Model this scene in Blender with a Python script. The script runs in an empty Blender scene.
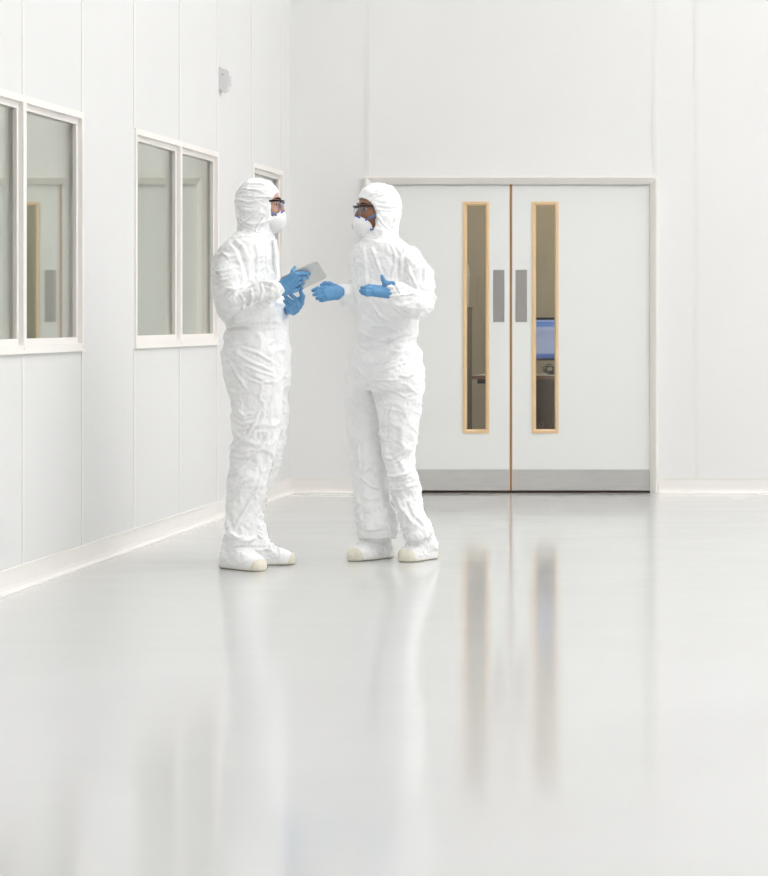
import bpy, bmesh, math, random
import numpy as np
from mathutils import Vector, Matrix

random.seed(4)
C = bpy.context.scene.collection
# ------------------------------------------------------------------ camera constants
CZ, F, VX, VY = 1.15, 2587.0, 785.0, 318.0      # eye height, focal length (px), vanishing point (px)
YB, XL, ZC = 17.0, -3.253, 7.0                  # back wall, left wall, ceiling


def at(px, py, y):
    return Vector(((px - VX) * y / F, y, CZ - (py - VY) * y / F))


# ------------------------------------------------------------------ materials
def mat(name, col, rough=0.5, metal=0.0, spec=0.5, noise=0.0, nscale=6.0, bump=0.0, bscale=40.0, col2=None,
        stretch=(1, 1, 1), emit=None, estr=0.0, coat=0.0, ior=None):
    m = bpy.data.materials.new(name)
    m.use_nodes = True
    nt = m.node_tree
    b = nt.nodes['Principled BSDF']
    b.inputs['Base Color'].default_value = (*col, 1)
    b.inputs['Roughness'].default_value = rough
    b.inputs['Metallic'].default_value = metal
    b.inputs['Specular IOR Level'].default_value = spec
    if ior:
        b.inputs['IOR'].default_value = ior
    if coat:
        b.inputs['Coat Weight'].default_value = coat
    tc = nt.nodes.new('ShaderNodeTexCoord')
    mp = nt.nodes.new('ShaderNodeMapping')
    mp.inputs['Scale'].default_value = stretch
    nt.links.new(tc.outputs['Object'], mp.inputs['Vector'])
    if noise or col2:
        n = nt.nodes.new('ShaderNodeTexNoise')
        n.inputs['Scale'].default_value = nscale
        n.inputs['Detail'].default_value = 5
        nt.links.new(mp.outputs['Vector'], n.inputs['Vector'])
        r = nt.nodes.new('ShaderNodeValToRGB')
        c2 = col2 or tuple(max(0, c * (1 - noise)) for c in col)
        r.color_ramp.elements[0].position = 0.3
        r.color_ramp.elements[1].position = 0.7
        r.color_ramp.elements[0].color = (*c2, 1)
        r.color_ramp.elements[1].color = (*col, 1)
        nt.links.new(n.outputs['Fac'], r.inputs['Fac'])
        nt.links.new(r.outputs['Color'], b.inputs['Base Color'])
    if bump:
        n2 = nt.nodes.new('ShaderNodeTexNoise')
        n2.inputs['Scale'].default_value = bscale
        n2.inputs['Detail'].default_value = 6
        nt.links.new(mp.outputs['Vector'], n2.inputs['Vector'])
        bp = nt.nodes.new('ShaderNodeBump')
        bp.inputs['Strength'].default_value = bump
        bp.inputs['Distance'].default_value = 0.01
        nt.links.new(n2.outputs['Fac'], bp.inputs['Height'])
        nt.links.new(bp.outputs['Normal'], b.inputs['Normal'])
    if emit:
        b.inputs['Emission Color'].default_value = (*emit, 1)
        b.inputs['Emission Strength'].default_value = estr
    return m


def glass_mat(name, tint, refl, rough=0.0):
    m = bpy.data.materials.new(name)
    m.use_nodes = True
    nt = m.node_tree
    nt.nodes.remove(nt.nodes['Principled BSDF'])
    out = nt.nodes['Material Output']
    t = nt.nodes.new('ShaderNodeBsdfTransparent')
    t.inputs['Color'].default_value = (*tint, 1)
    g = nt.nodes.new('ShaderNodeBsdfGlossy')
    g.inputs['Roughness'].default_value = rough
    g.inputs['Color'].default_value = (0.98, 0.985, 0.96, 1)
    mx = nt.nodes.new('ShaderNodeMixShader')
    mx.inputs['Fac'].default_value = refl
    nt.links.new(t.outputs['BSDF'], mx.inputs[1])
    nt.links.new(g.outputs['BSDF'], mx.inputs[2])
    nt.links.new(mx.outputs['Shader'], out.inputs['Surface'])
    return m


def srgb(r, g, b):
    f = lambda c: (c / 255 / 12.92) if c / 255 <= 0.04045 else ((c / 255 + 0.055) / 1.055) ** 2.4
    return (f(r), f(g), f(b))


M = {}
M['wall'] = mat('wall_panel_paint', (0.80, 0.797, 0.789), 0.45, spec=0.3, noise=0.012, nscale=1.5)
M['wallside'] = mat('side_wall_panel_paint', (0.735, 0.734, 0.729), 0.5, spec=0.2, noise=0.012, nscale=1.5)  # same paint as the back wall, darkened to offset stronger light here
M['wallend'] = mat('end_wall_paint', (0.28, 0.28, 0.27), 0.6, spec=0.2, noise=0.012, nscale=1.5)  # grey dims the unseen end so reflections in the door glass stand out
M['strip'] = mat('joint_strip', (0.79, 0.775, 0.75), 0.5, spec=0.3, noise=0.01)
M['trim'] = mat('frame_paint', (0.85, 0.82, 0.79), 0.4, spec=0.4, noise=0.01)
M['skirt'] = mat('coved_skirting_vinyl', (0.84, 0.81, 0.785), 0.4, spec=0.4, noise=0.02)
M['skirtedge'] = mat('skirting_edge', (0.86, 0.84, 0.80), 0.4, spec=0.4, noise=0.01)
M['ceil'] = mat('ceiling_paint', (0.85, 0.85, 0.84), 0.8, noise=0.01)
M['door'] = mat('door_laminate', (0.805, 0.815, 0.795), 0.42, spec=0.35, noise=0.01, nscale=3)
M['wood'] = mat('pale_beech_beading', (0.80, 0.58, 0.345), 0.45, noise=0.10, nscale=14, stretch=(8, 8, 0.6))
M['lip'] = mat('brown_wood_lipping', (0.42, 0.22, 0.09), 0.5, noise=0.2, nscale=12, stretch=(8, 8, 0.6))
M['steel'] = mat('brushed_steel', (0.66, 0.645, 0.625), 0.42, metal=0.6, noise=0.08, nscale=10, stretch=(0.6, 6, 6))
M['plate'] = mat('satin_push_plate', (0.40, 0.385, 0.37), 0.45, metal=0.6, noise=0.06, nscale=20, stretch=(6, 6, 0.6))
M['dark'] = mat('dark_threshold', (0.05, 0.03, 0.02), 0.6, noise=0.2)
M['black'] = mat('black_plastic', (0.015, 0.015, 0.018), 0.4, noise=0.1)
M['sensor'] = mat('white_sensor_plastic', (0.72, 0.70, 0.71), 0.4, noise=0.02)
M['sensord'] = mat('grey_sensor_lens', (0.52, 0.51, 0.53), 0.3, noise=0.02)
M['glass'] = glass_mat('window_glass', (0.92, 0.925, 0.90), 0.40)
M['vglass'] = glass_mat('vision_glass', (0.93, 0.93, 0.90), 0.042)
M['labwall'] = mat('lab_wall_paint', (0.50, 0.45, 0.355), 0.8, noise=0.03, nscale=2)
M['corr'] = mat('corridor_paint', (0.66, 0.68, 0.63), 0.8, noise=0.02)
M['desk'] = mat('dark_walnut_board', (0.115, 0.06, 0.04), 0.5, noise=0.25, nscale=5, stretch=(6, 6, 0.8))
M['desktop'] = mat('grey_worktop', (0.55, 0.52, 0.48), 0.4, noise=0.05)
M['redwood'] = mat('reddish_wood_edge', (0.30, 0.12, 0.06), 0.5, noise=0.15)
M['cab'] = mat('brown_cabinet_board', (0.17, 0.115, 0.055), 0.5, noise=0.2, stretch=(6, 6, 0.8))
M['pale'] = mat('pale_plastic', (0.62, 0.64, 0.58), 0.5, noise=0.03)
M['chrome'] = mat('ring_metal', (0.7, 0.65, 0.55), 0.25, metal=0.9, noise=0.02)
M['lamp'] = mat('light_diffuser', (0.9, 0.9, 0.9), 0.5, emit=(1.0, 1.0, 1.0), estr=7.9, noise=0.01)
M['lamp2'] = mat('lab_light_diffuser', (0.9, 0.9, 0.9), 0.5, emit=(1.0, 0.94, 0.82), estr=9.0, noise=0.01)
M['lamp3'] = mat('corridor_light_diffuser', (0.9, 0.9, 0.9), 0.5, emit=(1.0, 1.0, 0.97), estr=18.0, noise=0.01)
M['suit'] = mat('white_coverall_fabric', (0.90, 0.902, 0.903), 0.6, spec=0.3, noise=0.01, bump=0.4, bscale=45)
M['hood'] = mat('white_hood_fabric', (0.91, 0.912, 0.913), 0.6, spec=0.3, noise=0.01, bump=0.2, bscale=60)
M['cover'] = mat('white_shoe_cover_fabric', (0.90, 0.90, 0.90), 0.6, spec=0.3, noise=0.01, bump=0.25, bscale=70)
M['sole'] = mat('cream_sole_coating', (0.80, 0.76, 0.64), 0.6, noise=0.06, nscale=30)
M['sole_edge'] = mat('grey_sole_rubber', (0.22, 0.22, 0.2), 0.7, noise=0.1)
M['glove'] = mat('blue_nitrile', (0.115, 0.31, 0.56), 0.42, spec=0.45, noise=0.08, nscale=30, bump=0.12, bscale=160)
M['mask'] = mat('white_respirator_shell', (0.88, 0.88, 0.88), 0.75, noise=0.015, bump=0.08, bscale=150)
M['blue'] = mat('blue_strap', (0.02, 0.09, 0.48), 0.5, noise=0.1)
M['lblue'] = mat('light_blue_strap', (0.07, 0.27, 0.68), 0.5, noise=0.1)
M['grey'] = mat('grey_print', (0.42, 0.42, 0.43), 0.6, noise=0.05)
M['valve'] = mat('grey_valve', (0.66, 0.66, 0.66), 0.5, noise=0.03)
M['frameblk'] = mat('black_glasses_frame', (0.012, 0.012, 0.015), 0.3, noise=0.05)
M['lens'] = glass_mat('glasses_lens', (0.84, 0.89, 0.97), 0.06)
M['skinL'] = mat('light_skin', (0.60, 0.335, 0.25), 0.5, noise=0.10, nscale=25)
M['skinR'] = mat('brown_skin', (0.33, 0.155, 0.085), 0.48, noise=0.12, nscale=25)
M['eye'] = mat('eye_white', (0.52, 0.47, 0.44), 0.2, noise=0.02)
M['iris'] = mat('dark_iris', (0.05, 0.03, 0.02), 0.2, noise=0.1)
M['brow'] = mat('dark_brow_hair', (0.03, 0.02, 0.015), 0.8, noise=0.2)
M['tab'] = mat('silver_aluminium', (0.66, 0.665, 0.66), 0.45, metal=0.3, noise=0.02)
M['screen'] = mat('dark_screen_glass', (0.02, 0.02, 0.025), 0.08, noise=0.05)
M['ledge'] = mat('lens_black', (0.02, 0.02, 0.02), 0.2, noise=0.05)


def monitor_mat():
    m = bpy.data.materials.new('monitor_picture')
    m.use_nodes = True
    nt = m.node_tree
    b = nt.nodes['Principled BSDF']
    b.inputs['Base Color'].default_value = (0.02, 0.02, 0.03, 1)
    b.inputs['Roughness'].default_value = 0.25
    tc = nt.nodes.new('ShaderNodeTexCoord')
    sp = nt.nodes.new('ShaderNodeSeparateXYZ')
    nt.links.new(tc.outputs['Generated'], sp.inputs['Vector'])
    r = nt.nodes.new('ShaderNodeValToRGB')
    e = r.color_ramp.elements
    r.color_ramp.interpolation = 'CONSTANT'
    stops = [(0, (70, 95, 160)), (0.10, (124, 140, 180)), (0.13, (150, 162, 192)), (0.5, (144, 156, 190)), (0.72, (158, 170, 197)),
             (0.82, (96, 130, 196)), (0.90, (86, 120, 190)), (0.95, (140, 158, 205))]
    e[0].position, e[0].color = 0, (*srgb(*stops[0][1]), 1)
    e[1].position, e[1].color = stops[1][0], (*srgb(*stops[1][1]), 1)
    for p, c in stops[2:]:
        q = e.new(p)
        q.color = (*srgb(*c), 1)
    nt.links.new(sp.outputs['Z'], r.inputs['Fac'])
    nt.links.new(r.outputs['Color'], b.inputs['Emission Color'])
    b.inputs['Emission Strength'].default_value = 0.95
    return m


M['monitor'] = monitor_mat()


def floor_mat():
    m = bpy.data.materials.new('gloss_resin_floor')
    m.use_nodes = True
    nt = m.node_tree
    b = nt.nodes['Principled BSDF']
    b.inputs['Specular IOR Level'].default_value = 0.5
    b.inputs['IOR'].default_value = 1.36
    tc = nt.nodes.new('ShaderNodeTexCoord')
    n = nt.nodes.new('ShaderNodeTexNoise')
    n.inputs['Scale'].default_value = 0.9
    n.inputs['Detail'].default_value = 4
    nt.links.new(tc.outputs['Object'], n.inputs['Vector'])
    r = nt.nodes.new('ShaderNodeValToRGB')
    r.color_ramp.elements[0].position = 0.3
    r.color_ramp.elements[1].position = 0.7
    r.color_ramp.elements[0].color = (0.575, 0.575, 0.57, 1)
    r.color_ramp.elements[1].color = (0.60, 0.60, 0.595, 1)
    nt.links.new(n.outputs['Fac'], r.inputs['Fac'])
    nt.links.new(r.outputs['Color'], b.inputs['Base Color'])
    # worn gloss: roughness varies in cross-ways scuffs
    mp = nt.nodes.new('ShaderNodeMapping')
    mp.inputs['Scale'].default_value = (1.2, 3.0, 1)
    nt.links.new(tc.outputs['Object'], mp.inputs['Vector'])
    n2 = nt.nodes.new('ShaderNodeTexNoise')
    n2.inputs['Scale'].default_value = 1.7
    n2.inputs['Detail'].default_value = 8
    nt.links.new(mp.outputs['Vector'], n2.inputs['Vector'])
    mr = nt.nodes.new('ShaderNodeMapRange')
    mr.inputs['From Min'].default_value = 0.3
    mr.inputs['From Max'].default_value = 0.7
    mr.inputs['To Min'].default_value = 0.085
    mr.inputs['To Max'].default_value = 0.115
    nt.links.new(n2.outputs['Fac'], mr.inputs['Value'])
    nt.links.new(mr.outputs['Result'], b.inputs['Roughness'])
    # very shallow unevenness of the poured surface
    n3 = nt.nodes.new('ShaderNodeTexNoise')
    n3.inputs['Scale'].default_value = 9.0
    n3.inputs['Detail'].default_value = 3
    nt.links.new(mp.outputs['Vector'], n3.inputs['Vector'])
    bp = nt.nodes.new('ShaderNodeBump')
    bp.inputs['Strength'].default_value = 0.002
    bp.inputs['Distance'].default_value = 0.01
    nt.links.new(n3.outputs['Fac'], bp.inputs['Height'])
    nt.links.new(bp.outputs['Normal'], b.inputs['Normal'])
    return m


M['floor'] = floor_mat()


# ------------------------------------------------------------------ object helpers
def link(name, me, m, parent=None, smooth=False, loc=None):
    o = bpy.data.objects.new(name, me)
    C.objects.link(o)
    if m is not None:
        me.materials.append(m)
    if smooth:
        me.polygons.foreach_set('use_smooth', [True] * len(me.polygons))
    if parent is not None:
        o.parent = parent
        o.matrix_parent_inverse = Matrix.Translation(-Vector(parent.get('_w', parent.location)))
    return o


def obj(name, bm, m, parent=None, smooth=False, bevel=0.0):
    """the bmesh is in world coordinates; the origin goes to the base centre of its bounds"""
    if bevel:
        es = [e for e in bm.edges if len(e.link_faces) == 2 and e.calc_face_angle() > 0.6]
        bmesh.ops.bevel(bm, geom=es, offset=bevel, segments=2, affect='EDGES', clamp_overlap=True)
    bmesh.ops.recalc_face_normals(bm, faces=bm.faces)
    me = bpy.data.meshes.new(name)
    bm.to_mesh(me)
    bm.free()
    return place(name, me, m, parent, smooth)


def place(name, me, m, parent=None, smooth=False):
    n = len(me.vertices)
    co = np.empty(n * 3, np.float32)
    me.vertices.foreach_get('co', co)
    co = co.reshape(-1, 3)
    lo, hi = co.min(0), co.max(0)
    org = np.array([(lo[0] + hi[0]) / 2, (lo[1] + hi[1]) / 2, lo[2]], np.float32)
    me.vertices.foreach_set('co', (co - org).ravel())
    me.update()
    o = bpy.data.objects.new(name, me)
    C.objects.link(o)
    if m is not None:
        me.materials.append(m)
    if smooth:
        me.polygons.foreach_set('use_smooth', [True] * len(me.polygons))
    wl = Vector([float(v) for v in org])
    WORLD[o.name] = wl
    if parent is not None:
        o.parent = parent
        o.location = wl - WORLD[parent.name]
    else:
        o.location = wl
    return o


WORLD = {}


def empty(name, loc, label=None, cat=None, group=None):
    o = bpy.data.objects.new(name, None)
    o.empty_display_size = 0.1
    C.objects.link(o)
    o.location = loc
    WORLD[o.name] = Vector(loc)
    return tag(o, label, cat, group)


def tag(o, label=None, cat=None, group=None, kind=None):
    if label:
        o['label'] = label
    if cat:
        o['category'] = cat
    if group:
        o['group'] = group
    if kind:
        o['kind'] = kind
    return o


def struct(o):
    o['kind'] = 'structure'
    return o


def box(bm, x0, x1, y0, y1, z0, z1):
    vs = [bm.verts.new((x, y, z)) for x in (x0, x1) for y in (y0, y1) for z in (z0, z1)]
    for f in ((0, 1, 3, 2), (4, 6, 7, 5), (0, 4, 5, 1), (2, 3, 7, 6), (0, 2, 6, 4), (1, 5, 7, 3)):
        bm.faces.new([vs[i] for i in f])
    return bm


def boxes(*bs):
    bm = bmesh.new()
    for b in bs:
        box(bm, *b)
    return bm


def tube(bm, pts, r, seg=10, closed=False):
    pts = [Vector(p) for p in pts]
    n = len(pts)
    rs = r if isinstance(r, (list, tuple)) else [r] * n
    rings = []
    for i, p in enumerate(pts):
        if closed:
            d = pts[(i + 1) % n] - pts[i - 1]
        else:
            d = pts[min(i + 1, n - 1)] - pts[max(i - 1, 0)]
        d.normalize()
        up = Vector((0, 0, 1)) if abs(d.z) < 0.9 else Vector((1, 0, 0))
        a = d.cross(up).normalized()
        b = a.cross(d)
        rings.append([bm.verts.new(p + (a * math.cos(t) + b * math.sin(t)) * rs[i])
                      for t in (2 * math.pi * k / seg for k in range(seg))])
    for i in range(n if closed else n - 1):
        A, B = rings[i], rings[(i + 1) % n]
        for k in range(seg):
            bm.faces.new((A[k], A[(k + 1) % seg], B[(k + 1) % seg], B[k]))
    if not closed:
        bm.faces.new(rings[0])
        bm.faces.new(rings[-1])
    return bm


def ribbon(bm, pts, nrm, w, t):
    """flat strip through pts; nrm = outward normals; w = width, t = thickness"""
    pts = [Vector(p) for p in pts]
    nrm = [Vector(n).normalized() for n in nrm]
    n = len(pts)
    rows = []
    for i in range(n):
        d = (pts[min(i + 1, n - 1)] - pts[max(i - 1, 0)]).normalized()
        s = d.cross(nrm[i]).normalized()
        rows.append([bm.verts.new(pts[i] + s * (w / 2 * a) + nrm[i] * (t * b)) for a, b in ((-1, 0), (1, 0), (1, 1), (-1, 1))])
    for i in range(n - 1):
        for k in range(4):
            bm.faces.new((rows[i][k], rows[i][(k + 1) % 4], rows[i + 1][(k + 1) % 4], rows[i + 1][k]))
    bm.faces.new(rows[0])
    bm.faces.new(rows[-1])
    return bm


# ================================================================== THE ROOM
XR, YF = 11.0, -9.0
struct(obj('floor', boxes((XL - 2.6, XR + 0.1, YF - 0.1, YB + 4.2, -0.12, 0.0)), M['floor']))
ceiling = struct(obj('ceiling', boxes((XL - 2.6, XR + 0.1, YF - 0.1, YB + 4.2, ZC, ZC + 0.1)), M['ceil']))
for cx in (0.5, 2.7, 4.9, 7.1, 9.3):  # unseen lights, rows spread to brighten the walls evenly
    for k in range(5):
        y0 = 2.7 + k * 2.85
        obj('light_panel', boxes((cx - 0.42, cx + 0.42, y0, y0 + 2.1, ZC - 0.03, ZC - 0.002)), M['lamp'], ceiling)
        obj('light_frame', boxes((cx - 0.45, cx - 0.422, y0 - 0.03, y0 + 2.13, ZC - 0.035, ZC - 0.001),
                                 (cx + 0.422, cx + 0.45, y0 - 0.03, y0 + 2.13, ZC - 0.035, ZC - 0.001),
                                 (cx - 0.45, cx + 0.45, y0 - 0.03, y0 - 0.002, ZC - 0.035, ZC - 0.001),
                                 (cx - 0.45, cx + 0.45, y0 + 2.102, y0 + 2.13, ZC - 0.035, ZC - 0.001)), M['trim'], ceiling)

# --- left wall with its window openings
WT = 0.14
ZS, ZH = 1.003, 2.10
SEAMS = [8.19, 9.14, 10.09, 11.04, 11.97, 12.93, 13.90, 14.82, 15.79, 16.73]
WIN = [(8.19, 11.97, (9.14, 10.09, 11.04)), (12.93, 14.82, (13.90,)), (15.79, 16.73, ())]
bm = bmesh.new()
ys = [YF] + [v for w in WIN for v in w[:2]] + [YB]
for i in range(0, len(ys), 2):
    box(bm, XL - WT, XL, ys[i], ys[i + 1], 0, ZC)
for a, b, _ in WIN:
    box(bm, XL - WT, XL, a, b, 0, ZS)
    box(bm, XL - WT, XL, a, b, ZH, ZC)
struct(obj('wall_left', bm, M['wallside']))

for wi, (a, b, mull) in enumerate(WIN):
    win = struct(empty('window_%d' % (wi + 1), (XL, (a + b) / 2, ZS)))
    fw, mw = 0.030, 0.024
    bm = bmesh.new()
    xo, xi = XL + 0.010, XL - 0.07        # projecting face, back
    # outer frame: face proud of the panels
    box(bm, xi, xo, a, b, ZS, ZS + fw)
    box(bm, xi, xo, a, b, ZH - fw, ZH)
    cols = [(a, a + fw), (b - fw, b)] + [(m - mw, m + mw) for m in mull]
    for c in cols:
        box(bm, xi, xo, c[0], c[1], ZS + fw, ZH - fw)
    obj('window_frame', bm, M['trim'], win, bevel=0.003)
    edges = sorted([a + fw, b - fw] + [v for m in mull for v in (m - mw, m + mw)])
    for i in range(0, len(edges), 2):
        y0, y1 = edges[i], edges[i + 1]
        bd = 0.028
        z0, z1 = ZS + fw, ZH - fw
        x0, x1 = XL - 0.028, XL - 0.010
        bm = boxes((x0, x1, y0, y1, z0, z0 + bd), (x0, x1, y0, y1, z1 - bd, z1),
                   (x0, x1, y0, y0 + bd, z0 + bd, z1 - bd), (x0, x1, y1 - bd, y1, z0 + bd, z1 - bd))
        obj('glazing_bead', bm, M['trim'], win, bevel=0.002)
        obj('pane', boxes((XL - 0.036, XL - 0.029, y0, y1, z0, z1)), M['glass'], win)
        for yy in (y1 - 0.012,):
            bm = bmesh.new()
            bmesh.ops.create_uvsphere(bm, u_segments=10, v_segments=6, radius=0.008)
            bmesh.ops.translate(bm, verts=bm.verts, vec=(XL + 0.006, y1 + 0.012, ZS + 0.015))
            obj('screw_cap', bm, M['skirt'], win, smooth=True)
    # sill lip below the frame
    obj('window_sill', boxes((XL, XL + 0.016, a - 0.002, b + 0.002, ZS - 0.006, ZS)), M['trim'], win, bevel=0.003)

# joint strips between the left panels
n = 1
for y in SEAMS:
    inwin = [w for w in WIN if w[0] - 0.01 <= y <= w[1] + 0.01]
    bm = bmesh.new()
    if inwin:
        box(bm, XL, XL + 0.003, y - 0.014, y + 0.014, 0.10, ZS - 0.008)
        box(bm, XL, XL + 0.003, y - 0.014, y + 0.014, ZH + 0.002, ZC - 0.001)
    else:
        box(bm, XL, XL + 0.003, y - 0.014, y + 0.014, 0.10, ZC - 0.001)
    struct(obj('trim_%d' % n, bm, M['strip'], bevel=0.001))
    n += 1

# --- back wall with the double doorway
DX0, DX1, DZ = (374 - VX) / 152.17, (650 - VX) / 152.17, 2.028
YW = 0.16
struct(obj('wall_back', boxes((XL - WT, DX0, YB, YB + YW, 0, ZC), (DX1, XR, YB, YB + YW, 0, ZC), (DX0, DX1, YB, YB + YW, DZ, ZC)), M['wall']))
for px in (368, 655, 697, 881):
    x = (px - VX) / 152.17
    zb = DZ + 0.075 if px < 660 else 0.10
    struct(obj('trim_%d' % n, boxes((x - 0.014, x + 0.014, YB - 0.004, YB, zb, ZC - 0.001)), M['strip'], bevel=0.001))
    n += 1


def bevel_frame(x0, x1, zt, w, proud, back):
    """mitred architrave: outer edge stands proud, face slopes in to the opening"""
    bm = bmesh.new()
    loops = []
    for (off, y) in ((w, YB - 0.0005), (w, YB - proud), (w * 0.72, YB - proud), (0.0, YB - 0.006), (0.0, YB + back)):
        loops.append([bm.verts.new(p) for p in ((x0 - off, y, 0.0), (x0 - off, y, zt + off), (x1 + off, y, zt + off), (x1 + off, y, 0.0))])
    for A, B in zip(loops, loops[1:]):
        for k in range(3):
            bm.faces.new((A[k], A[k + 1], B[k + 1], B[k]))
    A, B = loops[0], loops[-1]
    for k in range(3):
        bm.faces.new((A[k], A[k + 1], B[k + 1], B[k]))
    for k in (0, 3):
        bm.faces.new([l[k] for l in loops])
    return bm


struct(obj('trim_%d' % n, bevel_frame(DX0, DX1, DZ, 0.056, 0.045, 0.075), M['trim']))
n += 1
struct(obj('trim_%d' % n, boxes((DX0, DX1, YB + 0.004, YB + 0.14, 0.0, 0.006)), M['dark']))  # dark strip put in for the shaded gap under the doors
n += 1

# other walls of the hall (outside the picture)
struct(obj('wall_right', boxes((XR, XR + 0.1, YF, YB + YW, 0, ZC)), M['wall']))
struct(obj('wall_front', boxes((XL - WT, XR + 0.1, YF - 0.1, YF, 0, ZC)), M['wallend']))


def skirting(name, p0, p1, nrm):
    """coved skirting along p0-p1, profile out from the wall"""
    p0, p1, nrm = Vector(p0), Vector(p1), Vector(nrm)
    prof = [(0.0, 0.094), (0.006, 0.092), (0.007, 0.03), (0.011, 0.014), (0.022, 0.004), (0.034, 0.0015), (0.034, 0.0), (0.0, 0.0)]
    bm = bmesh.new()
    rows = [[bm.verts.new(p + nrm * u + Vector((0, 0, v))) for u, v in prof] for p in (p0, p1)]
    k = len(prof)
    for i in range(k):
        bm.faces.new((rows[0][i], rows[0][(i + 1) % k], rows[1][(i + 1) % k], rows[1][i]))
    bm.faces.new(rows[0])
    bm.faces.new(rows[1])
    o = struct(obj(name, bm, M['skirt']))
    bm = bmesh.new()
    for (u0, u1, v0, v1) in ((0.0, 0.0085, 0.0935, 0.099), (0.031, 0.037, 0.0, 0.0045)):
        q = [[bm.verts.new(p + nrm * u + Vector((0, 0, v))) for u, v in ((u0, v0), (u1, v0), (u1, v1), (u0, v1))] for p in (p0, p1)]
        for i in range(4):
            bm.faces.new((q[0][i], q[0][(i + 1) % 4], q[1][(i + 1) % 4], q[1][i]))
        bm.faces.new(q[0])
        bm.faces.new(q[1])
    obj('edge_bead', bm, M['skirtedge'], o)
    return o


skirting('baseboard_left', (XL, YF, 0), (XL, YB, 0), (1, 0, 0))
bl = skirting('baseboard_back', (XL, YB, 0), (DX0 - 0.057, YB, 0), (0, -1, 0))
skirting('baseboard_back_right', (DX1 + 0.057, YB, 0), (XR, YB, 0), (0, -1, 0))

# --- the two door leaves
DY = YB + 0.012           # face of the leaves
SC = 152.17 / (1 + 0.012 / 17)


def dx(px):
    return (px - VX) / SC


def dz(py):
    return CZ - (py - VY) / SC


for num, (l, r, v0, v1, p0, p1, lipside) in enumerate(((374.3, 509.6, 463, 489, 493.2, 504.4, None), (512.2, 649.8, 532, 558.2, 515.6, 527, 'l'))):
    x0, x1 = dx(l), dx(r)
    a, b, zt, zb = dx(v0), dx(v1), dz(202), dz(433)
    z0, z1 = 0.016, dz(184.2)
    th = 0.044
    d = struct(obj('door_%d' % (num + 1), boxes((x0, a, DY, DY + th, z0, z1), (b, x1, DY, DY + th, z0, z1),
                                               (a, b, DY, DY + th, z0, zb), (a, b, DY, DY + th, zt, z1)), M['door']))
    w = 0.024
    # beech beading: mitred, sloping in to the glass
    bm = bmesh.new()
    for sgn, yf, yb in ((1, DY - 0.006, DY + 0.019), (-1, DY + th + 0.006, DY + 0.027)):
        loops = []
        for off, y in ((-0.002, DY + 0.022), (-0.002, yf), (w * 0.62, yf), (w, yf + sgn * 0.012), (w, yb)):
            loops.append([bm.verts.new(p) for p in ((a + off, y, zb + off), (b - off, y, zb + off), (b - off, y, zt - off), (a + off, y, zt - off))])
        for A, B in zip(loops, loops[1:] + loops[:1]):
            for k in range(4):
                bm.faces.new((A[k], A[(k + 1) % 4], B[(k + 1) % 4], B[k]))
    obj('vision_frame', bm, M['wood'], d)
    obj('vision_pane', boxes((a + 0.02, b - 0.02, DY + 0.020, DY + 0.026, zb + 0.02, zt - 0.02)), M['vglass'], d)
    obj('push_plate', boxes((dx(p0), dx(p1), DY - 0.0025, DY, dz(322), dz(270))), M['plate'], d, bevel=0.0008)
    obj('kick_plate', boxes((x0 + 0.003, x1 - 0.003, DY - 0.0025, DY, 0.018, dz(469.5))), M['steel'], d, bevel=0.0008)
    if lipside:
        obj('edge_lipping', boxes((x0 - 0.0165, x0, DY + 0.001, DY + th - 0.001, z0, z1)), M['lip'], d)

# --- motion sensor on the left wall
ys0 = 14.86
s = empty('motion_sensor', (XL, ys0 + 0.04, 2.455), 'small white motion sensor mounted high on the left wall panels', 'sensor')
obj('back_plate', boxes((XL, XL + 0.014, ys0, ys0 + 0.085, 2.462, 2.590)), M['sensor'], s, bevel=0.003)
bm = bmesh.new()
prof = [(0.014, 2.584), (0.046, 2.578), (0.056, 2.570), (0.058, 2.53), (0.057, 2.485), (0.050, 2.462), (0.034, 2.448), (0.014, 2.446)]
rows = [[bm.verts.new((XL + u, y, z)) for u, z in prof] for y in (ys0 + 0.008, ys0 + 0.077)]
for i in range(len(prof)):
    j = (i + 1) % len(prof)
    bm.faces.new((rows[0][i], rows[0][j], rows[1][j], rows[1][i]))
bm.faces.new(rows[0])
bm.faces.new(rows[1])
obj('housing', bm, M['sensor'], s, bevel=0.002)
obj('detector_lens', boxes((XL + 0.040, XL + 0.058, ys0 + 0.016, ys0 + 0.069, 2.485, 2.545)), M['sensord'], s, bevel=0.004)
obj('seam_clip', boxes((XL + 0.016, XL + 0.026, ys0 + 0.004, ys0 + 0.009, 2.545, 2.553)), M['grey'], s)

# ================================================================== BEHIND THE DOORS: the dim lab
LY0, LY1 = YB + YW, YB + 2.6
LX0, LX1 = -3.25, -0.2
struct(obj('wall_lab_far', boxes((LX0, LX1, LY1, LY1 + 0.1, 0, 2.8)), M['labwall']))
struct(obj('wall_lab_left', boxes((LX0 - 0.1, LX0, LY0, LY1 + 0.1, 0, 2.8)), M['labwall']))
struct(obj('wall_lab_right', boxes((LX1, LX1 + 0.1, LY0, LY1 + 0.1, 0, 2.8)), M['labwall']))
labc = struct(obj('ceiling_lab', boxes((LX0 - 0.1, LX1 + 0.1, LY0, LY1 + 0.1, 2.8, 2.9)), M['ceil']))
obj('light_panel', boxes((-2.1, -1.2, LY0 + 0.75, LY0 + 1.6, 2.775, 2.799)), M['lamp2'], labc)  # unseen lamp, added to bring up the lab behind the glass

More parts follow.
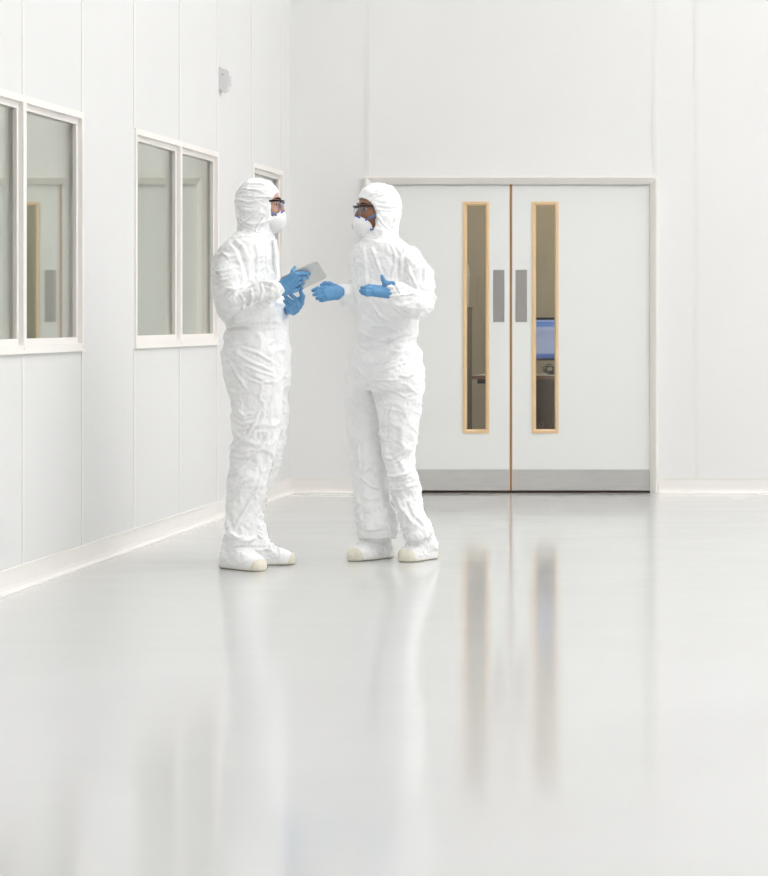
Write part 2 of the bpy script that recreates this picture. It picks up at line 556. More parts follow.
ky = 17.85
k0 = F / ky
DXl, DXr = (472 - VX) / k0, (640 - VX) / k0
zt = 0.752
desk = empty('desk', ((DXl + DXr) / 2, ky + 0.35, 0.0), 'dark brown desk behind the doors, below the lit monitor', 'desk')
obj('worktop', boxes((DXl, DXr, ky + 0.008, ky + 0.68, zt - 0.024, zt)), M['desktop'], desk)
obj('wood_edging', boxes((DXl, DXr, ky - 0.004, ky + 0.008, zt - 0.024, zt - 0.001)), M['redwood'], desk)
obj('apron', boxes((DXl + 0.03, DXr - 0.03, ky + 0.06, ky + 0.64, zt - 0.056, zt - 0.024)), M['black'], desk)
pl = (520 - VX) / k0
fp = obj('front_panel', boxes((pl, DXr - 0.03, ky + 0.02, ky + 0.06, 0.02, zt - 0.026)), M['desk'], desk, bevel=0.003)
obj('side_panel', boxes((DXr - 0.03, DXr - 0.005, ky + 0.02, ky + 0.64, 0.0, zt - 0.025)), M['desk'], desk)
obj('side_panel', boxes((pl - 0.03, pl - 0.002, ky + 0.02, ky + 0.64, 0.0, zt - 0.057)), M['desk'], desk)
bm = bmesh.new()
rc = at(541.5, 424.5, ky + 0.0)
tube(bm, [rc + Vector((0.014 * math.cos(t), 0.012, 0.014 * math.sin(t))) for t in (2 * math.pi * i / 18 for i in range(18))], 0.0028, 6, True)
obj('ring_handle', bm, M['chrome'], fp, smooth=True)

my = 18.18
km = F / my
mc = (551 - VX) / km
mon = empty('computer_monitor', (mc, my + 0.08, zt), 'lit computer monitor with blue page seen through right door panel', 'monitor')
zt1, zb1 = CZ - (317.5 - VY) / km, CZ - (360.5 - VY) / km
obj('casing', boxes((mc - 0.27, mc + 0.27, my, my + 0.045, zb1, zt1)), M['black'], mon, bevel=0.004)
obj('screen', boxes((mc - 0.252, mc + 0.252, my - 0.003, my - 0.0005, zb1 + 0.016, zt1 - 0.017)), M['monitor'], mon)
obj('stand', boxes((mc + 0.06, mc + 0.13, my + 0.045, my + 0.085, zt + 0.012, zb1 + 0.16), (mc - 0.02, mc + 0.21, my + 0.0, my + 0.19, zt, zt + 0.014)), M['black'], mon, bevel=0.003)
bm = bmesh.new()
pts = []
for i in range(110):
    t = i / 109 * 7 * math.pi
    pts.append(at(548.5 + (4.6 + 1.6 * math.sin(0.37 * t)) * math.cos(t) + i * 0.02, 368.8 + (3.4 + 1.4 * math.sin(0.6 * t + 1)) * math.sin(t), my - 0.09 + 0.03 * math.sin(t * 1.5)))
for p in pts:
    p.z = max(p.z, zt + 0.0045)
tube(bm, pts, 0.0034, 6)
tag(obj('cable', bm, M['black'], None, smooth=True), 'loops of black cable on the desk below the monitor', 'cable')

cy = 17.95
kc = F / cy
cb = empty('cabinet', ((458 - VX) / kc, cy + 0.2, 0), 'brown cabinet edge behind the left door panel', 'cabinet')
ctop = CZ - (307 - VY) / kc
cxr = (464.2 - VX) / kc
obj('body', boxes((cxr - 0.34, cxr, cy + 0.02, cy + 0.45, 0.06, ctop - 0.012), (cxr - 0.32, cxr - 0.02, cy + 0.04, cy + 0.43, 0.0, 0.06)), M['cab'], cb)
obj('top', boxes((cxr - 0.35, cxr + 0.004, cy + 0.012, cy + 0.455, ctop - 0.012, ctop)), M['desk'], cb)
obj('cabinet_door', boxes((cxr - 0.337, cxr - 0.003, cy, cy + 0.019, 0.065, ctop - 0.016)), M['cab'], cb, bevel=0.002)
bx = empty('storage_box', (cxr - 0.15, cy + 0.2, ctop), 'pale plastic storage box with rounded top standing on the brown cabinet', 'box')
bh = (307 - 259) / kc
bm = bmesh.new()
prof = [(-0.12, 0), (0.0, 0), (0.0, bh * 0.72), (-0.01, bh * 0.88), (-0.035, bh * 0.97), (-0.06, bh), (-0.12, bh)]
prof = [(-0.30, 0), (-0.012, 0), (-0.008, bh * 0.72), (-0.014, bh * 0.86), (-0.024, bh * 0.95), (-0.045, bh), (-0.28, bh), (-0.30, bh * 0.9)]
rows = [[bm.verts.new((cxr + u, y, ctop + v)) for u, v in prof] for y in (cy + 0.06, cy + 0.36)]
for i in range(len(prof)):
    j = (i + 1) % len(prof)
    bm.faces.new((rows[0][i], rows[0][j], rows[1][j], rows[1][i]))
bm.faces.new(rows[0])
bm.faces.new(rows[1])
obj('box_body', bm, M['pale'], bx, bevel=0.004)
obj('box_lid', boxes((cxr - 0.295, cxr - 0.004, cy + 0.054, cy + 0.366, ctop + bh * 0.66, ctop + bh * 0.70)), M['pale'], bx, bevel=0.002)

# --- behind the left windows: a plain corridor, its unseen lights added to brighten the panes
struct(obj('wall_corridor', boxes((XL - 2.6, XL - 2.5, YF, YB + YW, 0, ZC)), M['corr']))
struct(obj('wall_corridor_end', boxes((XL - 2.5, XL - WT, YB, YB + YW, 0, ZC)), M['corr']))
struct(obj('wall_corridor_start', boxes((XL - 2.5, XL - WT, 4.0, 4.1, 0, ZC)), M['corr']))
for y0 in (6.5, 10.0, 13.5):
    obj('corridor_light', boxes((XL - 1.6, XL - 1.0, y0, y0 + 1.8, ZC - 0.03, ZC - 0.002)), M['lamp3'], ceiling)


# ================================================================== IMPLICIT MODELLING (numpy)
def hermite(xs, ys, q):
    xs = np.asarray(xs, float)
    ys = np.asarray(ys, float)
    if len(xs) == 2:
        return np.interp(q, xs, ys)
    h = np.diff(xs)
    dl = np.diff(ys) / h
    t = np.zeros_like(ys)
    t[0], t[-1] = dl[0], dl[-1]
    for i in range(1, len(xs) - 1):
        t[i] = 0 if dl[i - 1] * dl[i] <= 0 else 2 * dl[i - 1] * dl[i] / (dl[i - 1] + dl[i])
    q = np.clip(q, xs[0], xs[-1])
    i = np.clip(np.searchsorted(xs, q) - 1, 0, len(xs) - 2)
    u = (q - xs[i]) / h[i]
    return ((2 * u**3 - 3 * u**2 + 1) * ys[i] + (u**3 - 2 * u**2 + u) * h[i] * t[i] +
            (-2 * u**3 + 3 * u**2) * ys[i + 1] + (u**3 - u**2) * h[i] * t[i + 1])


def smin(a, b, k):
    if k <= 0:
        return np.minimum(a, b)
    h = np.maximum(k - np.abs(a - b), 0) / k
    return np.minimum(a, b) - h * h * k * 0.25


def smax(a, b, k):
    return -smin(-a, -b, k)


class Loft:
    """stack of ellipses along z: (z, cx, cy, a, b); rot turns the ellipse about z"""
    def __init__(self, secs, rot=0.0, cap=0.012):
        self.s = sorted(secs)
        self.rot, self.cap = rot, cap

    def bbox(self):
        s = np.array(self.s)
        r = np.maximum(s[:, 3], s[:, 4])
        return (np.array([(s[:, 1] - r).min(), (s[:, 2] - r).min(), s[0, 0]]), np.array([(s[:, 1] + r).max(), (s[:, 2] + r).max(), s[-1, 0]]))

    def d(self, X, Y, Z):
        s = np.array(self.s)
        z = Z
        cx, cy, a, b = [hermite(s[:, 0], s[:, i], z) for i in (1, 2, 3, 4)]
        c, sn = math.cos(self.rot), math.sin(self.rot)
        u = (X - cx) * c + (Y - cy) * sn
        v = -(X - cx) * sn + (Y - cy) * c
        r = np.sqrt((u / a)**2 + (v / b)**2)
        g = np.sqrt((u / a**2)**2 + (v / b**2)**2) + 1e-6
        d = np.where(r < 0.3, (r - 1) * np.minimum(a, b), r * (r - 1) / g)
        return smax(d, np.maximum(s[0, 0] - z, z - s[-1, 0]) + 0 * d, self.cap)


class Chain:
    def __init__(self, pts, rad, flat=None):
        self.p = [np.array(p, float) for p in pts]
        self.r = list(rad)
        self.flat = flat      # (unit axis, factor): thinner along that axis

    def bbox(self):
        P = np.array(self.p)
        R = np.array(self.r)[:, None]
        return (P - R).min(0), (P + R).max(0)

    def d(self, X, Y, Z):
        out = None
        for a, b, ra, rb in zip(self.p, self.p[1:], self.r, self.r[1:]):
            ba = b - a
            bb = max(ba @ ba, 1e-9)
            px, py, pz = X - a[0], Y - a[1], Z - a[2]
            t = np.clip((px * ba[0] + py * ba[1] + pz * ba[2]) / bb, 0, 1)
            qx, qy, qz = px - t * ba[0], py - t * ba[1], pz - t * ba[2]
            if self.flat is not None:
                ax, fk = self.flat
                n = qx * ax[0] + qy * ax[1] + qz * ax[2]
                e = fk - 1
                qx, qy, qz = qx + n * ax[0] * e, qy + n * ax[1] * e, qz + n * ax[2] * e
            dd = np.sqrt(qx**2 + qy**2 + qz**2) - (ra + (rb - ra) * t)
            out = dd if out is None else smin(out, dd, 0.006)
        return out


class Ell:
    """ellipsoid in an orthonormal frame (rows of R = local axes)"""
    def __init__(self, c, r, R=None):
        self.c, self.r = np.array(c, float), np.array(r, float)
        self.R = np.eye(3) if R is None else np.array(R, float)

    def bbox(self):
        m = self.r.max()
        return self.c - m, self.c + m

    def d(self, X, Y, Z):
        x, y, z = X - self.c[0], Y - self.c[1], Z - self.c[2]
        L = [self.R[i][0] * x + self.R[i][1] * y + self.R[i][2] * z for i in range(3)]
        k0 = np.sqrt(sum((L[i] / self.r[i])**2 for i in range(3)))
        k1 = np.sqrt(sum((L[i] / self.r[i]**2)**2 for i in range(3))) + 1e-6
        return np.where(k0 < 0.3, (k0 - 1) * self.r.min(), k0 * (k0 - 1) / k1)


class Foot:
    """shoe shape along heel->toe on the floor"""
    def __init__(self, heel, toe, grow=0.0, zc=0.0):
        self.h, self.t = np.array(heel[:2], float), np.array(toe[:2], float)
        self.g, self.zc = grow, zc

    def bbox(self):
        lo = np.minimum(self.h, self.t) - 0.07
        hi = np.maximum(self.h, self.t) + 0.07
        return np.array([*lo, 0.0]), np.array([*hi, 0.16])

    def d(self, X, Y, Z):
        ax = self.t - self.h
        L = np.linalg.norm(ax)
        ax = ax / L
        u = ((X - self.h[0]) * ax[0] + (Y - self.h[1]) * ax[1]) / L
        v = -(X - self.h[0]) * ax[1] + (Y - self.h[1]) * ax[0]
        us = [-0.02, 0.03, 0.12, 0.25, 0.45, 0.65, 0.83, 0.95, 1.02]
        w = hermite(us, [0.012, 0.030, 0.042, 0.045, 0.047, 0.052, 0.050, 0.036, 0.012], u) + self.g
        h = hermite(us, [0.030, 0.075, 0.112, 0.135, 0.118, 0.088, 0.070, 0.056, 0.026], u) + self.g
        k = np.sqrt((v / w)**2 + 0 * Z)
        q = np.abs(k)**2.6 + np.maximum(np.abs((Z - h * 0.42) / (h * 0.58)), 0)**2.6
        d = (q**(1 / 2.6) - 1) * np.minimum(w, h * 0.5)
        d = np.maximum(d, np.maximum(-0.02 - u, u - 1.02) * L)
        return smax(d, (0.001 + self.zc) - Z + 0 * d, 0.006)


def grid(lo, hi, h):
    lo = np.array(lo, float)
    n = np.ceil((np.array(hi) - lo) / h).astype(int) + 1
    ax = [lo[i] + h * np.arange(n[i]) for i in range(3)]
    return lo, h, ax


class Field:
    def __init__(self, lo, hi, h, pad=0.06):
        self.lo, self.h, self.ax = grid(lo, hi, h)
        self.f = np.full([len(a) for a in self.ax], 0.5, np.float32)
        self.pad = pad

    def sub(self, p, pad):
        lo, hi = p.bbox()
        sl = []
        for i in range(3):
            a = max(int((lo[i] - pad - self.lo[i]) / self.h), 0)
            b = min(int((hi[i] + pad - self.lo[i]) / self.h) + 2, len(self.ax[i]))
            sl.append(slice(a, max(b, a)))
        X = self.ax[0][sl[0]][:, None, None]
        Y = self.ax[1][sl[1]][None, :, None]
        Z = self.ax[2][sl[2]][None, None, :]
        return tuple(sl), X, Y, Z

    def add(self, p, k=0.0, grow=0.0):
        sl, X, Y, Z = self.sub(p, self.pad)
        if 0 in self.f[sl].shape:
            return self
        self.f[sl] = smin(self.f[sl], p.d(X, Y, Z) - grow, k)
        return self

    def cut(self, p, k=0.0, grow=0.0):
        sl, X, Y, Z = self.sub(p, self.pad)
        if 0 in self.f[sl].shape:
            return self
        self.f[sl] = smax(self.f[sl], -(p.d(X, Y, Z) - grow), k)
        return self

    def mesh(self):
        """surface nets"""
        f = self.f
        ins = f < 0
        nx, ny, nz = f.shape
        cnt = np.zeros((nx - 1, ny - 1, nz - 1), np.uint8)
        for i in (0, 1):
            for j in (0, 1):
                for k in (0, 1):
                    cnt += ins[i:nx - 1 + i, j:ny - 1 + j, k:nz - 1 + k]
        act = (cnt > 0) & (cnt < 8)
        I, J, K = np.nonzero(act)
        idx = np.full(act.shape, -1, np.int32)
        idx[I, J, K] = np.arange(len(I))
        acc = np.zeros((len(I), 3))
        num = np.zeros(len(I))
        cor = [(i, j, k) for i in (0, 1) for j in (0, 1) for k in (0, 1)]
        for a in cor:
            for ax in range(3):
                if a[ax]:
                    continue
                b = list(a)
                b[ax] = 1
                fa = f[I + a[0], J + a[1], K + a[2]]
                fb = f[I + b[0], J + b[1], K + b[2]]
                m = (fa < 0) != (fb < 0)
                t = np.where(m, fa / np.where(m, fa - fb, 1), 0)
                for c in range(3):
                    acc[:, c] += np.where(m, a[c] + (t if c == ax else 0), 0)
                num += m
        V = self.lo + self.h * (np.stack([I, J, K], 1) + acc / num[:, None])
        quads = []
        # x edges
        for ax in range(3):
            s0 = [slice(None)] * 3
            s1 = [slice(None)] * 3
            s0[ax] = slice(0, -1)
            s1[ax] = slice(1, None)
            A, B = ins[tuple(s0)], ins[tuple(s1)]
            ch = A != B
            o1, o2 = [(1, 2), (2, 0), (0, 1)][ax]
            inner = [slice(None)] * 3
            inner[o1] = slice(1, -1)
            inner[o2] = slice(1, -1)
            ch = ch[tuple(inner)]
            P = np.stack(np.nonzero(ch), 1)
            if not len(P):
                continue
            sg = A[tuple(inner)][tuple(P.T)]
            P = P.copy()
            P[:, o1] += 1
            P[:, o2] += 1
            e1 = np.zeros(3, int)
            e1[o1] = 1
            e2 = np.zeros(3, int)
            e2[o2] = 1
            q = [idx[tuple((P - d).T)] for d in (e1 + e2, e2, e1 * 0, e1)]
            Q = np.stack(q, 1)
            Q[~sg] = Q[~sg][:, ::-1]
            quads.append(Q)
        return V, np.concatenate(quads)


def vnormals(V, Q):
    n = np.cross(V[Q[:, 2]] - V[Q[:, 0]], V[Q[:, 3]] - V[Q[:, 1]])
    N = np.zeros_like(V)
    for k in range(4):
        for c in range(3):
            N[:, c] += np.bincount(Q[:, k], n[:, c], len(V))
    return N / (np.linalg.norm(N, axis=1, keepdims=True) + 1e-12)


def relax(V, Q, it=2, lam=0.5):
    for _ in range(it):
        S = np.zeros_like(V)
        cnt = np.zeros(len(V))
        for k in range(4):
            a, b = Q[:, k], Q[:, (k + 1) % 4]
            for c in range(3):
                S[:, c] += np.bincount(a, V[b, c], len(V)) + np.bincount(b, V[a, c], len(V))
            cnt += np.bincount(a, minlength=len(V)) + np.bincount(b, minlength=len(V))
        V = V + lam * (S / cnt[:, None] - V)
    return V


def to_mesh(name, V, Q, m, parent=None):
    me = bpy.data.meshes.new(name)
    me.vertices.add(len(V))
    me.vertices.foreach_set('co', V.astype(np.float32).ravel())
    me.loops.add(len(Q) * 4)
    me.loops.foreach_set('vertex_index', Q.astype(np.int32).ravel())
    me.polygons.add(len(Q))
    me.polygons.foreach_set('loop_start', np.arange(0, len(Q) * 4, 4, dtype=np.int32))
    me.update(calc_edges=True)
    me.validate()
    return place(name, me, m, parent, smooth=True)


# ---- cloth noise
def _hash(i, j, k, s):
    h = (i * 374761393 + j * 668265263 + k * 1274126177 + s * 974634787) & 0xffffffff
    h = ((h ^ (h >> 13)) * 1274126177) & 0xffffffff
    h = h ^ (h >> 16)
    return (h & 0xffff) / 32767.5 - 1.0


def vnoise(P, s=0):
    F0 = np.floor(P).astype(np.int64)
    t = P - F0
    t = t * t * t * (t * (6 * t - 15) + 10)
    out = 0
    for i in (0, 1):
        for j in (0, 1):
            for k in (0, 1):
                w = (t[:, 0] if i else 1 - t[:, 0]) * (t[:, 1] if j else 1 - t[:, 1]) * (t[:, 2] if k else 1 - t[:, 2])
                out = out + w * _hash(F0[:, 0] + i, F0[:, 1] + j, F0[:, 2] + k, s)
    return out


def ridged(P, s=0):
    return 1 - np.minimum(np.abs(vnoise(P, s)) * 1.9, 1)


def crumple(P, s, cell, stretch=(1, 1, 1), shear=0.0):
    q = P / cell
    w = np.stack([vnoise(q * 0.7 + 11.3, s + 1), vnoise(q * 0.7 + 5.1, s + 2), vnoise(q * 0.7 - 7.7, s + 3)], 1) * 0.7
    q = q * np.array(stretch) + w
    q[:, 2] += shear * q[:, 0]
    return ridged(q, s)


def strokes(V, N, P0, lst, facing=None):
    """raised or sunk creases: each is (points [x,z] in metres, width, height); acts on the camera-facing cloth"""
    D = np.zeros(len(V))
    q = V[:, [0, 2]]
    face = np.clip(-N[:, 1] * 2.0 + 0.1, 0, 1)
    for pts, w, amp in lst:
        pts = np.array(pts)
        best = np.full(len(V), 1e9)
        tt = np.zeros(len(V))
        L = len(pts) - 1
        lo, hi = pts.min(0) - 4 * w, pts.max(0) + 4 * w
        sel = np.nonzero((q[:, 0] > lo[0]) & (q[:, 0] < hi[0]) & (q[:, 1] > lo[1]) & (q[:, 1] < hi[1]))[0]
        if not len(sel):
            continue
        qs = q[sel]
        bs = np.full(len(sel), 1e9)
        ts = np.zeros(len(sel))
        for i in range(L):
            a, b = pts[i], pts[i + 1]
            ba = b - a
            t = np.clip(((qs - a) @ ba) / (ba @ ba), 0, 1)
            d = np.linalg.norm(qs - a - t[:, None] * ba, axis=1)
            m = d < bs
            bs[m] = d[m]
            ts[m] = ((i + t) / L)[m]
        taper = np.clip(np.sin(np.pi * np.clip(ts, 0.04, 0.96)) * 1.6, 0, 1)
        prof = np.exp(-(bs / w)**2) - 0.45 * np.exp(-((bs - 2.0 * w) / (0.9 * w))**2)
        D[sel] += amp * taper * prof * face[sel]
    return D


# ================================================================== PEOPLE
class Fig:
    """helper: photo-measured points of one standing figure, at its own distance"""
    def __init__(self, D0):
        self.D0 = D0

    def p(self, px, py, dy=0.0):
        return np.array(at(px, py, self.D0 + dy))

    def m(self, n):           # pixels to metres at the figure
        return n * self.D0 / F

    def sec(self, py, l, r, b, dy=0.0):
        D = self.D0 + dy
        return (CZ - (py - VY) * D / F, ((l + r) / 2 - VX) * D / F, D, (r - l) / 2 * D / F, b)

    def xz(self, pts):
        return [((a - VX) * self.D0 / F, CZ - (b - VY) * self.D0 / F) for a, b in pts]


def head_parts(c, yaw, pitch=0.0):
    """frame of a head: rows forward, left, up"""
    f = np.array([math.cos(yaw) * math.cos(pitch), math.sin(yaw) * math.cos(pitch), math.sin(pitch)])
    l = np.array([-math.sin(yaw), math.cos(yaw), 0.0])
    u = np.cross(f, l)
    R = np.array([f, l, u])
    return R


def add_head(fl, c, R, s=1.0):
    w = lambda a, b, d: c + (a * R[0] + b * R[1] + d * R[2]) * s
    fl.add(Ell(w(-0.012, 0, 0.028), np.array([0.092, 0.073, 0.084]) * s, R), 0.0)
    fl.add(Ell(w(0.028, 0, -0.035), np.array([0.058, 0.056, 0.082]) * s, R), 0.03)
    fl.add(Chain([w(0.062, 0.012, -0.098), w(0.062, -0.012, -0.098)], [0.022 * s] * 2), 0.03)
    for e in (1, -1):
        fl.add(Chain([w(0.076, 0.012 * e, 0.024), w(0.066, 0.045 * e, 0.022)], [0.011 * s, 0.010 * s]), 0.014)
        fl.add(Ell(w(0.058, 0.042 * e, -0.03), np.array([0.022, 0.022, 0.018]) * s, R), 0.02)
        fl.cut(Ell(w(0.094, 0.033 * e, 0.001), np.array([0.018, 0.017, 0.013]) * s, R), 0.010)
        fl.add(Chain([w(-0.006, 0.074 * e, 0.022), w(-0.010, 0.079 * e, 0.0), w(-0.002, 0.074 * e, -0.03)], [0.008 * s, 0.009 * s, 0.006 * s]), 0.008)
    fl.add(Chain([w(0.080, 0, 0.012), w(0.096, 0, -0.014), w(0.103, 0, -0.028)], [0.008 * s, 0.010 * s, 0.012 * s]), 0.010)
    for e in (1, -1):
        fl.add(Ell(w(0.092, 0.011 * e, -0.032), np.array([0.011, 0.009, 0.009]) * s, R), 0.006)
    fl.add(Chain([w(0.083, 0.018, -0.062), w(0.088, 0, -0.059), w(0.083, -0.018, -0.062)], [0.006 * s] * 3), 0.006)
    fl.add(Chain([w(0.081, 0.016, -0.073), w(0.085, 0, -0.074), w(0.081, -0.016, -0.073)], [0.007 * s] * 3), 0.006)
    return w


def make_face(root, c, R, mask_s=1.0, eyes_open=0.55):
    w = lambda a, b, d: Vector(c + a * R[0] + b * R[1] + d * R[2])
    for e in (1, -1):
        bm = bmesh.new()
        bmesh.ops.create_uvsphere(bm, u_segments=16, v_segments=12, radius=0.0115)
        bmesh.ops.scale(bm, verts=bm.verts, vec=(1, 1, 0.75))
        bmesh.ops.translate(bm, verts=bm.verts, vec=w(0.0675, 0.033 * e, 0.001))
        eb = obj('eyeball', bm, M['eye'], root, smooth=True)
        bm = bmesh.new()
        bmesh.ops.create_uvsphere(bm, u_segments=12, v_segments=8, radius=0.0066)
        bmesh.ops.translate(bm, verts=bm.verts, vec=w(0.0742, 0.033 * e, 0.001))
        obj('iris', bm, M['iris'], eb, smooth=True)
        bm = bmesh.new()
        tube(bm, [w(0.088, 0.014 * e, 0.024), w(0.0875, 0.026 * e, 0.029), w(0.078, 0.044 * e, 0.027), w(0.068, 0.053 * e, 0.021)], [0.003, 0.0042, 0.0038, 0.002], 8)
        obj('eyebrow', bm, M['brow'], root, smooth=True)


def mask_point(c, R, th, ph, g=0.0):
    """cup respirator surface: th around the axis, ph 0 at the tip .. 1 at the rim"""
    # rim in the head frame: taller than wide, pinched at the nose
    ct, st = math.cos(th), math.sin(th)
    hh = 0.050 if st > 0 else 0.060
    pinch = 1 - 0.45 * st**3 if st > 0 else 1 - 0.12 * st**2
    rim_l, rim_u = 0.057 * ct * pinch, hh * st
    rim_f = 0.083 - 8.0 * rim_l**2 + (0.018 * st if st > 0 else 0.022 * st)
    tip_f, tip_u = 0.122, 0.006
    prof = math.sin(ph * math.pi / 2)
    dome = math.cos(ph * math.pi / 2)**0.9
    f = rim_f + (tip_f - rim_f) * dome
    l = rim_l * prof
    u = rim_u * prof + tip_u * (1 - prof)
    u0 = -0.076
    p = np.array([f + g, l * (1 + g * 10), (u0 + u * 1.0 * (1 + g * 8))])
    return Vector(c + p[0] * R[0] + p[1] * R[1] + p[2] * R[2])


def make_mask(root, c, R, valve=None, side=1):
    bm = bmesh.new()
    nt_, npz = 40, 14
    rows = []
    for j in range(npz + 1):
        ph = 0.02 + 0.98 * j / npz
        rows.append([bm.verts.new(mask_point(c, R, 2 * math.pi * i / nt_, ph)) for i in range(nt_)])
    # rolled rim + inside
    for g, ph in ((-0.004, 1.0), (-0.006, 0.9)):
        rows.append([bm.verts.new(mask_point(c, R, 2 * math.pi * i / nt_, ph, g)) for i in range(nt_)])
    for A, B in zip(rows, rows[1:]):
        for i in range(nt_):
            bm.faces.new((A[i], A[(i + 1) % nt_], B[(i + 1) % nt_], B[i]))
    bm.faces.new(rows[0])
    mk = obj('respirator_mask', bm, M['mask'], root, smooth=True)
    # blue nose clip across the bridge
    bm = bmesh.new()
    ths = [math.pi / 2 + a for a in np.linspace(-0.75, 0.75, 11)]
    pts = [mask_point(c, R, t, 0.80, 0.0005) for t in ths]
    nr = [(p - Vector(c + 0.05 * R[0] - 0.05 * R[2])) for p in pts]
    ribbon(bm, pts, nr, 0.0085, 0.002)
    obj('nose_clip', bm, M['blue'], mk)
    # straps from the rim back over the cheeks, under the hood
    for e in (1, -1):
        for th0, end, col in ((0.52, (0.02, 0.078, -0.018), 'lblue'), (-0.35, (0.050, 0.066, -0.098), 'lblue')):
            th = th0 if e == 1 else math.pi - th0
            if th0 < 0 and side < 0:
                continue          # tucked under this hood
            a = mask_point(c, R, th, 0.97, 0.001)
            b = Vector(c + end[0] * R[0] + end[1] * e * R[1] + end[2] * R[2])
            aa = np.array(a) - c
            mid_l = c + (0.5 * (aa @ R[0] + end[0])) * R[0] + (0.5 * (abs(aa @ R[1]) + end[1]) + 0.006) * e * R[1] + 0.5 * (aa @ R[2] + end[2]) * R[2]
            bm = bmesh.new()
            pts = [a, Vector(mid_l), b]
            nr = [Vector(e * R[1] + 0.5 * R[0]), Vector(e * R[1] + 0.15 * R[0]), Vector(e * R[1])]
            ribbon(bm, pts, nr, 0.0065, 0.0016)
            obj('strap', bm, M[col], mk)
            bm = bmesh.new()
            bmesh.ops.create_uvsphere(bm, u_segments=8, v_segments=6, radius=0.0045)
            bmesh.ops.translate(bm, verts=bm.verts, vec=a)
            obj('strap_clip', bm, M['blue'], mk, smooth=True)
    if valve:
        th, ph = valve
        p = mask_point(c, R, th, ph)
        p1, p2 = mask_point(c, R, th + 0.1, ph), mask_point(c, R, th, ph + 0.05)
        nn = (p1 - p).cross(p2 - p).normalized()
        if nn.dot(Vector(R[0])) < 0:
            nn = -nn
        a = nn.orthogonal().normalized()
        b = nn.cross(a)
        bm = bmesh.new()
        prev = None
        for rr, hh in ((0.0125, -0.002), (0.0125, 0.004), (0.0105, 0.006), (0.0085, 0.005), (0.002, 0.0055)):
            ring = [bm.verts.new(p + nn * hh + (a * math.cos(t) + b * math.sin(t)) * rr) for t in (2 * math.pi * i / 20 for i in range(20))]
            if prev:
                for i in range(20):
                    bm.faces.new((prev[i], prev[(i + 1) % 20], ring[(i + 1) % 20], ring[i]))
            prev = ring
        bm.faces.new(prev)
        obj('exhale_valve', bm, M['valve'], mk, smooth=True)
    # small grey print near the chin, as short raised marks
    bm = bmesh.new()
    for th, ph in ((-1.30, 0.66), (-1.45, 0.72), (-1.05, 0.60), (-1.62, 0.62), (-1.2, 0.78), (-1.75, 0.78)):
        th = th if side > 0 else math.pi - th
        pts = [mask_point(c, R, th + d, ph, 0.0004) for d in (-0.035, 0, 0.035)]
        nr = [(q - Vector(c + 0.05 * R[0] - 0.05 * R[2])) for q in pts]
        ribbon(bm, pts, nr, 0.0045, 0.0006)
    obj('printed_marks', bm, M['grey'], mk)
    return mk


def make_glasses(root, c, R):
    w = lambda a, b, d: Vector(c + a * R[0] + b * R[1] + d * R[2])
    bm = bmesh.new()
    # brow bar following the face, then temples back to the ears
    brow = [w(0.050, 0.070, 0.012), w(0.066, 0.074, 0.013), w(0.086, 0.069, 0.015), w(0.100, 0.045, 0.017), w(0.106, 0.015, 0.016), w(0.107, 0, 0.015),
            w(0.106, -0.015, 0.016), w(0.100, -0.045, 0.017), w(0.086, -0.069, 0.015), w(0.066, -0.074, 0.013), w(0.050, -0.070, 0.012)]
    nr = [Vector(R[1]), Vector(R[1]), Vector(R[0] + R[1]), Vector(R[0] + 0.2 * R[1]), Vector(R[0]), Vector(R[0]), Vector(R[0]), Vector(R[0] - 0.2 * R[1]), Vector(R[0] - R[1]), Vector(-R[1]), Vector(-R[1])]
    ribbon(bm, brow, nr, 0.0085, 0.0035)
    # nose bridge
    tube(bm, [w(0.107, 0.013, 0.006), w(0.110, 0.0, 0.010), w(0.107, -0.013, 0.006)], 0.0022, 8)
    g = obj('safety_glasses', bm, M['frameblk'], root)
    for e in (1, -1):
        bm = bmesh.new()
        n = 8
        outer = [(0.012, 0.0), (0.016, -0.018), (0.030, -0.027), (0.048, -0.025), (0.062, -0.016), (0.070, 0.0)]
        top, bot = [], []
        K = 9
        rows = []
        for i in range(K):
            l = 0.012 + 0.054 * i / (K - 1)
            fx = 0.1065 - 3.6 * l * l
            t = i / (K - 1)
            ub = -0.026 * math.sin(math.pi * min(max(t, 0.06), 0.96))**0.55
            rows.append([bm.verts.new(w(fx + dd, l * e, z)) for dd in (0, 0.002) for z in (0.015, 0.015 + (ub - 0.015) * 0.5, ub)])
        for A, B in zip(rows, rows[1:]):
            for a, b in ((0, 1), (1, 2), (2, 5), (5, 4), (4, 3), (3, 0)):
                bm.faces.new((A[a], A[b], B[b], B[a]))
        bm.faces.new([rows[0][i] for i in (0, 1, 2, 5, 4, 3)])
        bm.faces.new([rows[-1][i] for i in (0, 1, 2, 5, 4, 3)])
        obj('lens', bm, M['lens'], g, smooth=False)
    return g


def hand_prims(fingers, palm, palm_r, wrist):
    """fingers: list of ([points], [radii]); palm: list of (a, b) metacarpal lines"""
    out = [(Chain([wrist[0], wrist[1]], [wrist[2], wrist[3]]), 0.012)]
    for (a, b), r in zip(palm, palm_r):
        out.append((Chain([a, b], list(r)), 0.014))
    for pts, rad in fingers:
        out.append((Chain(pts, rad), 0.004))
    return out


